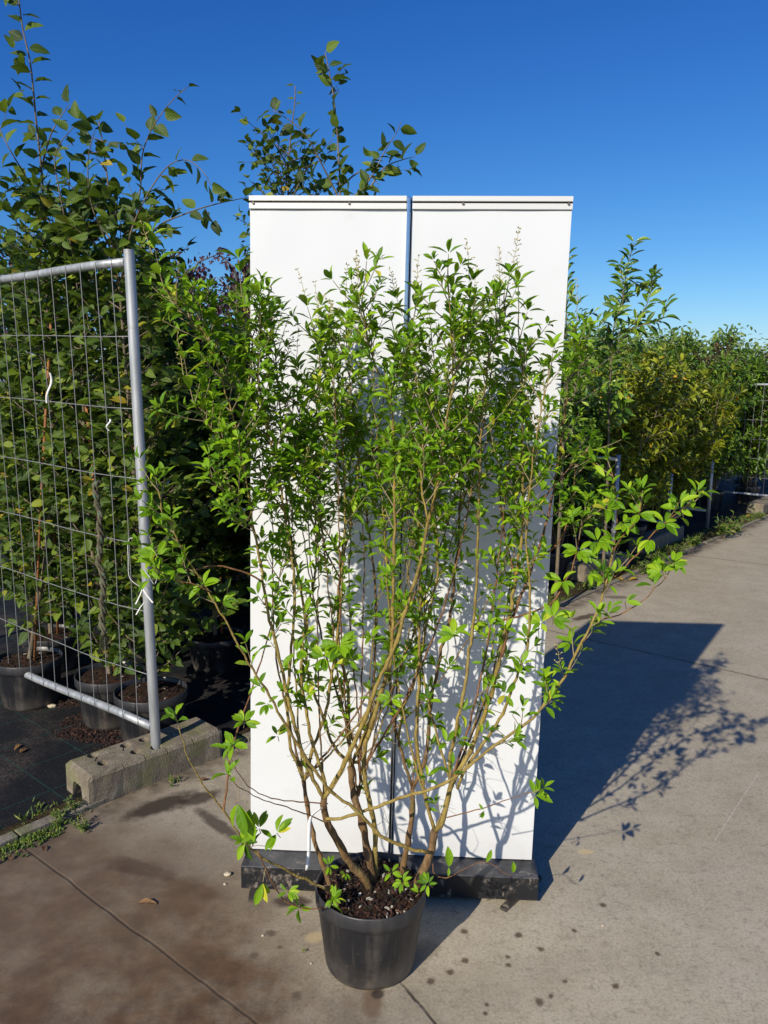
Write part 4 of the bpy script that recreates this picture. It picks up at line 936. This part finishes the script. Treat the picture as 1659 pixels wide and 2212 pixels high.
h5 = hornbeam(bt, [np.array([bt[0], bt[1], .2]), np.array([-.5, 4.0, 1.4])]+[atY(*p) for p in ((622, 470, 3.9), (625, 330, 3.9), (636, 230, 3.9), (638, 185, 3.9))], .9,
              extra=[[atY(*p) for p in ((620, 460, 3.9), (605, 390, 3.85), (585, 345, 3.8), (568, 318, 3.8))], [atY(*p) for p in ((626, 440, 3.9), (660, 370, 3.8), (690, 330, 3.8), (720, 300, 3.8))], [atY(*p) for p in ((610, 440, 3.9), (580, 400, 3.85), (562, 372, 3.8))]], width=.34, seed=33, bare=.14, lf=.045, top_lf=.9, step=.032)
tag(h5, 'small-leaved hornbeam left of the leading shoot above the white board', 'tree', 'hornbeams behind the white board')
# label strips hanging in the hornbeams
for k, (px, py, Y, w_, h_, rot, lb) in enumerate(((105, 838, 3.15, .009, .12, .12, 'curled white label strip hanging in the tallest hornbeam behind the mesh'), (234, 918, 3.0, .008, .045, 0, 'small white label clipped in the foliage beside the frayed rope'),
                                   (362, 1050, 3.5, .018, .07, .1, 'narrow white label hanging right of the galvanised post'), (524, 1110, 3.6, .016, .05, .3, 'white label hanging close to the left edge of the board'))):
    c = atY(px, py, Y); mb = MB(); V = []; n = 8
    for i in range(n+1):
        q = i/n; x = rot*h_*(q-.5)*-1+.006*math.sin(q*5+k); y = .008*math.sin(q*7+k); z = h_*(.5-q)
        V += [(x-w_/2*.8, y, z), (x+w_/2*.8, y+.003, z), (x+w_/2*.8, y+.0042, z), (x-w_/2*.8, y+.0012, z)]
    mb.add(V, np.array([(4*i+j, 4*i+(j+1) % 4, 4*i+4+(j+1) % 4, 4*i+4+j) for i in range(n) for j in range(4)])); tag(mb.build('plant_label', M['label'], None, c), lb, 'label', 'white nursery labels')
# trellis wires behind the post
for (a, b, lb) in (((395, 1000, 3.7), (600, 1025, 4.5), 'upper thin wire strung between the hornbeams left of the board'), ((500, 1078, 3.7), (640, 1085, 4.4), 'lower thin wire strung between the hornbeams left of the board')):
    A, B = atY(*a), atY(*b); mb = MB(); mb.tube([A, (A+B)/2-UP*.01, B], .0025, 6); shift(mb, A); tag(mb.build('support_wire', M['wire'], None, A), lb, 'wire', 'support wires')

# ============================================================ HEDGE PLANTS at right
def shrub(seed, H, kind, n_st=8, spread=.25, leaf=.09, tm=T_LAUR, mat='laurel', dens=1.0, tall=0, pot=True, name='potted_laurel'):
    global rng
    keep = rng; rng = random.Random(seed); root = empty(name)
    if pot: pot_parts(root, .16, .24, 12, seed=seed)
    wood, lv = MB(), []
    def shoot(P, d, L, r, dep):
        n = max(3, int(L/(.034 if dep else .045))); pts = [P]; q = P.copy(); ga = rng.random()*6
        for i in range(n):
            d = norm(d+UP*.5/n+rv(.06)); q = q+d*(L/n); pts.append(q)
            s1 = perp(d); s2 = cross(d, s1); ga += 2.4
            low = (q[2] < .45)
            if dep or i > n*.3:
                for rep in range(2 if dep else 1):
                    e = norm(s1*math.cos(ga+rep*2.2)+s2*math.sin(ga+rep*2.2)+d*rng.uniform(.3, 1.0)); ln = leaf*rng.uniform(.65, 1.15)
                    if not low or rng.random() < .4: lv.append((*(q+e*.008), *e, *(UP*.6+SUNV*.5+d*.4+rv(.25)), ln, ln*rng.uniform(.3, .4), min(1, max(0, rng.gauss(.45, .22)))))
            if dep == 0 and q[2] > .3 and rng.random() < .62*dens: 
                o = norm(s1*math.cos(ga)+s2*math.sin(ga)); shoot(q, norm(o*.9+d*.6), rng.uniform(.12, .34), r*.5, 1)
            if dep == 1 and rng.random() < .10*dens: shoot(q, norm(s1+d*.8), rng.uniform(.08, .16), r*.6, 2)
        for k in range(3):
            e = norm(d+rv(.3)); lv.append((*q, *e, *(SUNV+rv(.4)), leaf*.8, leaf*.26, rng.random()))
        wood.tube(pts, np.linspace(r, r*.4, len(pts)), 5, 1, False)
    for k in range(n_st):
        a = k*2.4+rng.random(); o = np.array([math.cos(a), math.sin(a), 0]); l = H*rng.uniform(.75, 1.0)
        shoot(np.array([0, 0, .2])+o*.04, norm(o*spread*rng.uniform(.4, 1.2)+UP), l-.2, .008, 0)
    for k in range(tall):
        shoot(np.array([rng.gauss(0, .1), rng.gauss(0, .1), H*.8]), norm(UP+rv(.12)), H*rng.uniform(.25, .42), .006, 1)
    wood.leaves(lv, tm, 0); wood.build('foliage', [M[mat], M['bark_grey']], root)
    rng = keep; return root, len(lv)
LG = 'hedge shrubs along the kerb at right'
sA, n1 = shrub(41, 2.0, 0, 9, .26, .062, T_PRIV, 'laurel', 1.25, name='potted_shrub'); sB, n2 = shrub(42, 1.85, 0, 11, .30, .088, T_LAUR, 'laurel', 1.25); sC, n3 = shrub(43, 1.85, 0, 11, .30, .088, T_LAUR, 'olive', 1.25)
sD, n4 = shrub(44, 1.8, 0, 9, .28, .08, T_PRIV, 'bronze', 1.2); sE, n5 = shrub(45, 2.1, 0, 8, .22, .10, T_LAUR, 'laurel', 1.0, tall=3)
print('shrub leaves', n1, n2, n3, n4, n5)
hedge = [
 (sA, 3.75, .42, 0, .93, 'dark green small-leaved shrub just behind the right edge of the white board'),
 (sA, 4.25, .80, 2, .97, 'dark small-leaved shrub half hidden by the board, behind the nearest one'),
 (sB, 4.75, .50, 1, .93, 'dark glossy laurel standing behind the nearer concrete foot at right'),
 (sE, 5.05, 1.05, 1, .86, 'laurel with upright shoots close to the foot of the tallest laurel spire'),
 (sC, 5.45, .50, 2, .97, 'yellow-green laurel between the two concrete feet at right'),
 (sC, 6.0, .95, 4, 1.0, 'yellow-green laurel in the second row behind the gap between the two feet'),
 (sC, 6.3, .50, 0.5, 1.0, 'yellow-green laurel behind the farther concrete foot at right'),
 (sC, 6.9, 1.0, 1.5, 1.04, 'yellow-green laurel in the back row where the hedge is brightest'),
 (sC, 7.2, .52, 2.6, 1.0, 'yellow-green laurel farthest along, next to the first green one'),
 (sB, 7.8, .75, 3, 1.02, 'green laurel at the front where the yellow-green plants end'),
 (sB, 8.3, 1.3, 5, 1.06, 'green laurel overhanging the shaded membrane bay'),
 (sE, 9.0, 1.1, 2, .92, 'upright laurel near the right frame edge with shoots above the hedge line'),
 (sB, 9.5, .75, 1, 1.04, 'green laurel growing in front of the far mesh fence'),
 (sB, 10.4, .55, 4.2, 1.06, 'green laurel nearest the kerb behind the far mesh fence'),
 (sD, 10.3, 1.1, 3, 1.12, 'bronze-tipped shrub breaking the skyline near the right frame edge'),
 (sB, 10.0, 1.7, 0.7, 1.08, 'dark laurel behind the far mesh fence, left of the bronze-tipped shrub'),
 (sD, 11.2, .8, 1, 1.1, 'reddish-leaved shrub farthest along at the right frame edge'),
 (sA, 5.3, 1.9, 2.9, .98, 'dark shrub in the back row under the tall laurel shoots'),
 (sB, 7.6, 2.0, 2.2, 1.06, 'laurel in the last row behind the brightest yellow-green plants'),
 (sB, 9.2, 2.2, 1.2, 1.06, 'laurel in the last row behind the upright laurel at right'),
]
for g, s, t, rz, scz, lb in hedge:
    p = st(s, t); place(g, p[0], p[1], rz, scz, lb, LG, 'shrub')
# the tall laurel shoots that stand against the sky
def laurel_leader(pts, label, lf=.095, side=()):
    global rng
    root = empty('tall_laurel', (0, 0, 0)); P0 = atY(*pts[0]); B = np.array([P0[0], P0[1], 0]); root.location = tuple(B)
    P, L = resample(smooth_path([B+UP*.1]+[atY(*p) for p in pts], 5), .035); mb, lv = MB(), []
    tb = MB(); tb.tube(P, np.linspace(.014, .003, len(P)), 8); shift(tb, B); tb.build('trunk', M['bark_grey'], root)
    paths = [P]+[resample(smooth_path([atY(*p) for p in q], 5), .035)[0] for q in side]
    for qi, Q in enumerate(paths):
        if qi: mb.tube(Q, np.linspace(.006, .002, len(Q)), 6, 1, False)
        ga = 0
        for k in range(1, len(Q)):
            if Q[k][2] < 1.2: continue
            d = norm(Q[k]-Q[k-1]); s1 = perp(d); ga += 2.4
            for rep in range(2):
                e = norm(s1*(1 if rep else -1)+d*rng.uniform(.5, 1.3)+rv(.1)); ln = lf*rng.uniform(.7, 1.1); lv.append((*(Q[k]+e*.01), *e, *(SUNV*.8+d*.3+UP*.3+rv(.25)), ln, ln*.34, min(.9, rng.random())))
            if qi == 0 and Q[k][2] < 2.2 and rng.random() < .5:
                b = Q[k]; dd = norm(s1+d*.7)
                for j in range(5):
                    b = b+dd*.04; e = norm(perp(dd)+dd*.6); lv.append((*b, *e, *(SUNV+rv(.3)), lf, lf*.34, rng.random()))
                mb.tube([Q[k], b], .002, 4, 1, False)
    mb.leaves(lv, T_LAUR, 0); shift(mb, B); mb.build('crown', [M['laurel'], M['bark_grey']], root); tag(root, label, 'shrub', LG); return root
laurel_leader(((1310, 1100, 6.0), (1322, 740, 6.0), (1345, 660, 6.0), (1352, 590, 6.0), (1370, 525, 6.0)), 'laurel leader forming the tallest spire above the right hedge', .105,
              side=(((1330, 730, 6.0), (1378, 690, 5.9), (1400, 650, 5.9), (1412, 600, 5.9)), ((1335, 720, 6.0), (1395, 700, 5.8), (1430, 690, 5.8), (1440, 655, 5.8)), ((1345, 660, 6.0), (1345, 620, 6.0), (1340, 570, 6.0)), ((1322, 750, 6.0), (1300, 730, 6.0), (1290, 700, 6.0)), ((1352, 600, 6.0), (1395, 620, 6.0), (1415, 590, 6.0))))
laurel_leader(((1215, 1000, 5.3), (1222, 760, 5.3), (1224, 650, 5.3), (1226, 555, 5.3)), 'laurel leader peeping out along the right edge of the board', .088)
laurel_leader(((1190, 1000, 5.6), (1195, 760, 5.6), (1250, 700, 5.6), (1256, 690, 5.6)), 'slender shrub shoot just right of the board below the laurel spire', .055)

# ============================================================ low fences, feet and posts at right
def low_fence(s, t, Hh, Ln, label, px=None):
    P = np.array(st(s, t)) if px is None else np.array([*gnd(*px)[:2], 0]); root = tag(empty('low_fence', P), label, 'fence', 'low mesh fences across the beds at right')
    d = np.array([AX, AY, 0])
    for e in (0, Ln):
        b = P+d*e; tub('post', [b+UP*.0, b+UP*Hh], .02, M['galv'], root, 12, P)
    for nm, z in (('bottom_rail', .2), ('top_rail', Hh-.035)): tub(nm, [P+d*.018+UP*z, P+d*(Ln-.018)+UP*z], .015, M['galv'], root, 10, P)
    k = 1
    while k*.1 < Ln: tub('vertical_wire', [P+d*(k*.1)+fn_*.016+UP*.2, P+d*(k*.1)+fn_*.016+UP*(Hh-.03)], .0022, M['wire'], root, 4, P); k += 1
    for z in np.arange(.42, Hh-.1, .25): tub('horizontal_wire', [P+d*.02+UP*z, P+d*(Ln-.02)+UP*z], .0024, M['wire'], root, 4, P)
    return root
low_fence(0, 0, 1.02, .9, 'low galvanised fence whose post stands in the nearer concrete foot at right', px=(1321, 1222, .10))
low_fence(0, 0, .88, .9, 'low galvanised fence whose post stands in the farther concrete foot at right', px=(1441, 1150, .10))
low_fence(8.0, .30, 1.0, .9, 'low galvanised fence farthest along, its post deep in the laurel shade')
low_fence(9.9, .12, 1.66, 1.15, 'tall far mesh fence crossing the bed near the right frame edge')
for (px0, px1, lb) in (((1262, 1259), (1360, 1228), 'concrete fence foot nearest the board in the weedy strip at right'), ((1401, 1199), (1477, 1164), 'concrete fence foot farther along the weedy strip at right'), ((1648, 1113), (1690, 1095), 'pale concrete foot by the kerb at the right frame edge')):
    A, B = gnd(*px0), gnd(*px1); d = B-A; concrete_foot('fence_foot', A+np.array([0, 0, .004]), math.atan2(d[0], d[1]), float(np.linalg.norm(d)), .20, .135, None, (), lb, False, 'concrete feet along the kerb')

# ============================================================ far trees
def far_tree(x, y, H, Wc, label, mat='far', name='tree', nl=2600, lf=.16, droop=False, seed=1, grp=None, z0=.25, lab='tree'):
    global rng
    keep = rng; rng = random.Random(seed); B = np.array([x, y, 0.]); root = tag(empty(name, B), label, 'tree', grp)
    mb = MB(); P = [np.array([0, 0, 0.]), np.array([.05, 0, H*.4]), np.array([0, .1, H*.95])]; mb.tube(P, [H*.02, H*.013, H*.004], 8)
    lv = []
    for k in range(70):
        a = rng.random()*6.283; z = H*rng.uniform(z0, .95); q = (z/H); rr = Wc*math.sqrt(max(.03, 1-((q-.55)/.5)**2))*rng.uniform(.4, 1.05)
        e = np.array([math.cos(a)*rr, math.sin(a)*rr, z+rng.uniform(.0, .12)*H]); b = np.array([0, 0, z*.85])
        m = (b+e)/2+UP*.03*H
        if droop: e = e-UP*.05*H
        mb.tube([b, m, e], [H*.005, H*.003, H*.0012], 4)
        for j in range(int(nl/70)):
            u = rng.uniform(.35, 1.08); c = b*(1-u)**2+2*m*u*(1-u)+e*u*u+rv(Wc*.075)
            dd = norm(rv()+(-UP*1.2 if droop else UP*.3)); l = lf*rng.uniform(.6, 1.2); lv.append((*c, *dd, *(UP*.5+SUNV*.5+rv(.5)), l, l*.5, min(1, max(0, rng.gauss(.5, .25)))))
    mb.build('trunk', M['bark_grey'], root); mb = MB(); mb.leaves(lv, T_SMALL); mb.build('crown', M[mat], root); rng = keep; return root
for k, (px, pyt, Y, Wc, lb) in enumerate(((1265, 745, 24, 1.6, 'distant green tree nearest the board above the right hedge'), (1320, 742, 26, 1.8, 'distant green tree behind the laurel spire'), (1400, 738, 25, 1.7, 'distant green tree right of the laurel spire'),
                                  (1455, 740, 22, 1.5, 'distant pale green tree over the brightest laurels'), (1530, 742, 25, 1.6, 'distant green treetop before the upright laurel shoots'), (1600, 745, 27, 2.0, 'distant tree near the right frame edge'))):
    p = atY(px, pyt-18, Y); far_tree(p[0], p[1], p[2], Wc, lb, seed=50+k, nl=2400, lf=.17, grp='distant trees')
for k, (px, pyt, Y, Wc, lb, nl) in enumerate(((378, 512, 7.5, .62, 'purple-leaved weeping tree seen in the gap left of the board', 3000), (312, 515, 7.8, .5, 'purple-leaved weeping tree behind the top of the galvanised post', 2600), (522, 530, 7.2, .35, 'purple-leaved tree just touching the left edge of the board', 1500), (10, 500, 8.0, .6, 'purple-leaved tree at the left frame edge', 1500))):
    p = atY(px, pyt, Y); far_tree(p[0], p[1], p[2], Wc, lb, mat='purple', name='purple_tree', seed=60+k, nl=nl, lf=.055, droop=True, grp='purple-leaved trees', z0=.45)
# a row of hedge far behind the hornbeams closes the gap at their feet
for k, (s, t, lb) in enumerate(((4.6, 2.6, 'green shrub far behind the gap left of the board'), (5.2, 3.6, 'green shrub under the purple-leaved trees'), (4.2, 4.4, 'green shrub far behind the galvanised post'), (3.2, 3.9, 'green shrub far behind the mesh fence'))):
    p = st(s, t); place(sB if k % 2 else sA, p[0], p[1], k*1.3, .95, lb, 'shrubs behind the hornbeams', 'shrub')

# ============================================================ weeds, moss, leaves, stones
def blades(mb, c, n, rad, h, mat=0, wide=.004):
    lv = []
    for k in range(n):
        a = rng.random()*6.28; r = rad*math.sqrt(rng.random()); p = c+np.array([math.cos(a)*r, math.sin(a)*r, 0]); e = norm(UP+rv(.45)); l = h*rng.uniform(.4, 1.1)
        lv.append((*p, *e, *(SUNV+rv(.5)), l, wide*rng.uniform(.7, 1.5), rng.random()))
    mb.leaves(lv, T_SMALL, mat)
mb = MB()
for k in range(2600):
    s = rng.uniform(-1.6, 9.5); dn = .22+.65*max(0, math.sin(s*2.1+.5))*(s > 2.9)
    if .3 < s < 2.9: dn *= .25
    if rng.random() > dn: continue
    t = rng.choice([rng.uniform(.05, .2), rng.uniform(-.03, .01), rng.uniform(.05, .12)]) if s < .4 else rng.uniform(.045, .26)
    blades(mb, st(s, t, .003), rng.randint(3, 7), .02, rng.uniform(.012, .04)*(1.5 if s > 4 and rng.random() < .2 else 1), wide=.005)
tag(mb.build('grass', M['weed']), kind='stuff')
mb = MB()
for k in range(650):                                                     # moss and tiny herbs on the slab edge at lower left
    s = rng.uniform(-1.2, .2); t = -abs(rng.gauss(0, .032)); blades(mb, st(s, t, .001), 5, .012, rng.uniform(.006, .018), wide=.007)
tag(mb.build('moss', M['weed']), kind='stuff')
def herb(px, py, h, n, lf, label, name='weed', mat='weed'):
    c = gnd(px, py, .006); mb, lv = MB(), []
    for k in range(n):
        d = norm(UP+rv(.35)); q = np.zeros(3)+rv(.012)*np.array([1, 1, 0]); pts = [q.copy()]; m = 6; L = h*rng.uniform(.5, 1.0)
        for i in range(m):
            d = norm(d+rv(.12)); q = q+d*L/m; pts.append(q)
            for sg in (1, -1):
                e = norm(perp(d)*sg+d*.6); l = lf*rng.uniform(.5, 1.1)*(1-.4*i/m); lv.append((*q, *e, *(UP+SUNV+rv(.4)), l, l*.32, rng.random()*.95))
        mb.tube(pts, .0012, 4, 1, False)
    mb.leaves(lv, T_SMALL, 0); o = mb.build(name, [M[mat], M['twig']], None, c); tag(o, label, 'weed', 'weeds along the kerb'); return o
for a in ((152, 1752, .07, 7, .022, 'leafy weed tuft growing at the open end of the concrete foot'), (128, 1775, .06, 7, .025, 'small weed on the edging stone left of the concrete foot'), (175, 1790, .05, 8, .02, 'low weed on the kerb below the corner of the concrete foot'),
          (372, 1692, .035, 6, .016, 'tiny grass tuft against the long side of the concrete foot'), (1562, 1162, .30, 9, .09, 'tall bushy weed on the membrane edge near the right frame edge'), (1592, 1150, .12, 7, .06, 'weed just right of the tall bushy one'),
          (1500, 1180, .14, 9, .06, 'weed tuft past the farther concrete foot at right'), (1472, 1200, .16, 8, .05, 'upright weed in front of the farther concrete foot'), (1395, 1238, .12, 9, .05, 'weed between the two concrete feet at right'), (1425, 1222, .14, 8, .05, 'leafy weed left of the farther concrete foot'),
          (1270, 1275, .09, 9, .045, 'weed at the foot of the nearer concrete foot at right'), (1195, 1310, .07, 9, .04, 'mossy weed against the kerb just right of the board'), (1640, 1122, .10, 7, .05, 'weed by the pale concrete foot at the frame edge')):
    herb(*a)
def fallen(px, py, L, mat, label, rz=None, z=.004, name='fallen_leaf'):
    c = gnd(px, py, 0); a = rng.random()*6.28 if rz is None else rz; mb = MB()
    lv = [(0, 0, z+.004, math.cos(a), math.sin(a), .12, .1, 0, 1, L, L*.42, rng.random())]
    mb.leaves(lv, T_HORN); mb.tube([np.array([0, 0, z+.003]), np.array([-math.cos(a)*L*.3, -math.sin(a)*L*.3, z+.004])], .0008, 4)
    tag(mb.build(name, M[mat], None, c), label, 'leaf', 'leaves fallen on the ground')
for a in ((300, 1957, .055, 'dry', 'rust-brown curled leaf lying on the stained slab at lower left', 0.1), (95, 1832, .03, 'dry', 'brown leaf on the mossy slab edge at lower left'), (20, 1862, .03, 'dry', 'orange-brown leaf in the moss at the left frame edge'), (42, 1630, .05, 'dry', 'crumpled tan leaf on the black membrane at left'),
          (44, 1612, .045, 'dry', 'brown leaf curled on the membrane just above the tan one'), (430, 1690, .04, 'dry', 'red-brown leaf by the far end of the near concrete foot'), (1470, 1216, .12, 'yellow', 'yellow leaf on the kerb edge at right'), (1378, 1252, .10, 'yellow', 'orange-yellow leaf on the kerb beyond the nearer foot'),
          (1345, 1256, .10, 'yellow', 'yellow leaf nearest the nearer concrete foot at right'), (1622, 1116, .12, 'yellow', 'yellow leaf in front of the pale far foot'), (1590, 1150, .10, 'yellow', 'yellow leaf on the slab below the bushy weed'), (653, 2062, .018, 'weed', 'tiny green leaf on the slab left of the pot'), (1268, 1262, .07, 'dry', 'reddish leaf under the nearer concrete foot at right')):
    fallen(a[0], a[1], a[2], a[3], a[4], a[5] if len(a) > 5 else None)
def pebble(px, py, r, label, mat='stone'):
    import bmesh
    c = gnd(px, py, 0); bm = bmesh.new(); bmesh.ops.create_icosphere(bm, subdivisions=3, radius=r)
    for v in bm.verts: k = 1+.22*math.sin(v.co.x*180+px)*math.cos(v.co.y*150)+.08*math.sin(v.co.z*400); v.co.x *= k*1.15; v.co.y *= k*.9; v.co.z *= .6*k
    me = bpy.data.meshes.new('pebble'); bm.to_mesh(me); bm.free(); [setattr(p, 'use_smooth', True) for p in me.polygons]; me.materials.append(M[mat])
    o = bpy.data.objects.new('pebble', me); C.objects.link(o); o.location = (c[0], c[1], r*.45); tag(o, label, 'stone', 'small stones on the ground')
for a in ((490, 1891, .0105, 'white pebble on the stained slab left of the black base box'), (486, 1911, .004, 'tiny pale stone just below the white pebble'), (112, 1528, .016, 'pale stone on the black membrane in front of the far left pots'), (568, 2022, .0035, 'tiny white stone on the slab left of the pot'),
          (672, 2082, .003, 'tiny pale stone near the sandy patch by the pot'), (1302, 2000, .003, 'tiny stone on the slab right of the base box')):
    pebble(*a)
# crumbs of bark spilled round the pots
def crumbs(cx, cy, rx, ry, n, label, rot=0):
    mb = MB(); c = gnd(cx, cy, 0)
    for k in range(n):
        a = rng.random()*6.28; r = math.sqrt(rng.random()); x, y = math.cos(a)*r*rx, math.sin(a)*r*ry; x, y = x*math.cos(rot)-y*math.sin(rot), x*math.sin(rot)+y*math.cos(rot)
        p = np.array([x, y, .003+rng.uniform(0, .012)*(1-r)]); L = rng.uniform(.005, .018); e = norm(np.array([rng.gauss(0, 1), rng.gauss(0, 1), rng.gauss(0, .3)])); f = norm(cross(e, UP)); u = cross(f, e)
        B8 = np.array([p+e*L*a1*.5+f*L*.4*b1*.5+u*.004*c1*.5 for c1 in (-1, 1) for (a1, b1) in ((-1, -.6), (1, -1), (.8, 1), (-1, .7))]); lf = np.zeros((8, 3)); lf[:, 2] = .3+.65*rng.random()
        mb.add(B8, np.array([(0, 3, 2, 1), (4, 5, 6, 7), (0, 1, 5, 4), (1, 2, 6, 5), (2, 3, 7, 6), (3, 0, 4, 7)]), 0, lf, smooth=False)
    o = mb.build('bark_mulch', M['chip'], None, c); tag(o, kind='stuff')
crumbs(205, 1590, .20, .07, 380, '', R(-8)); crumbs(180, 1560, .10, .10, 160, ''); crumbs(300, 1600, .2, .05, 240, '', R(35)); crumbs(130, 1520, .12, .05, 160, '')
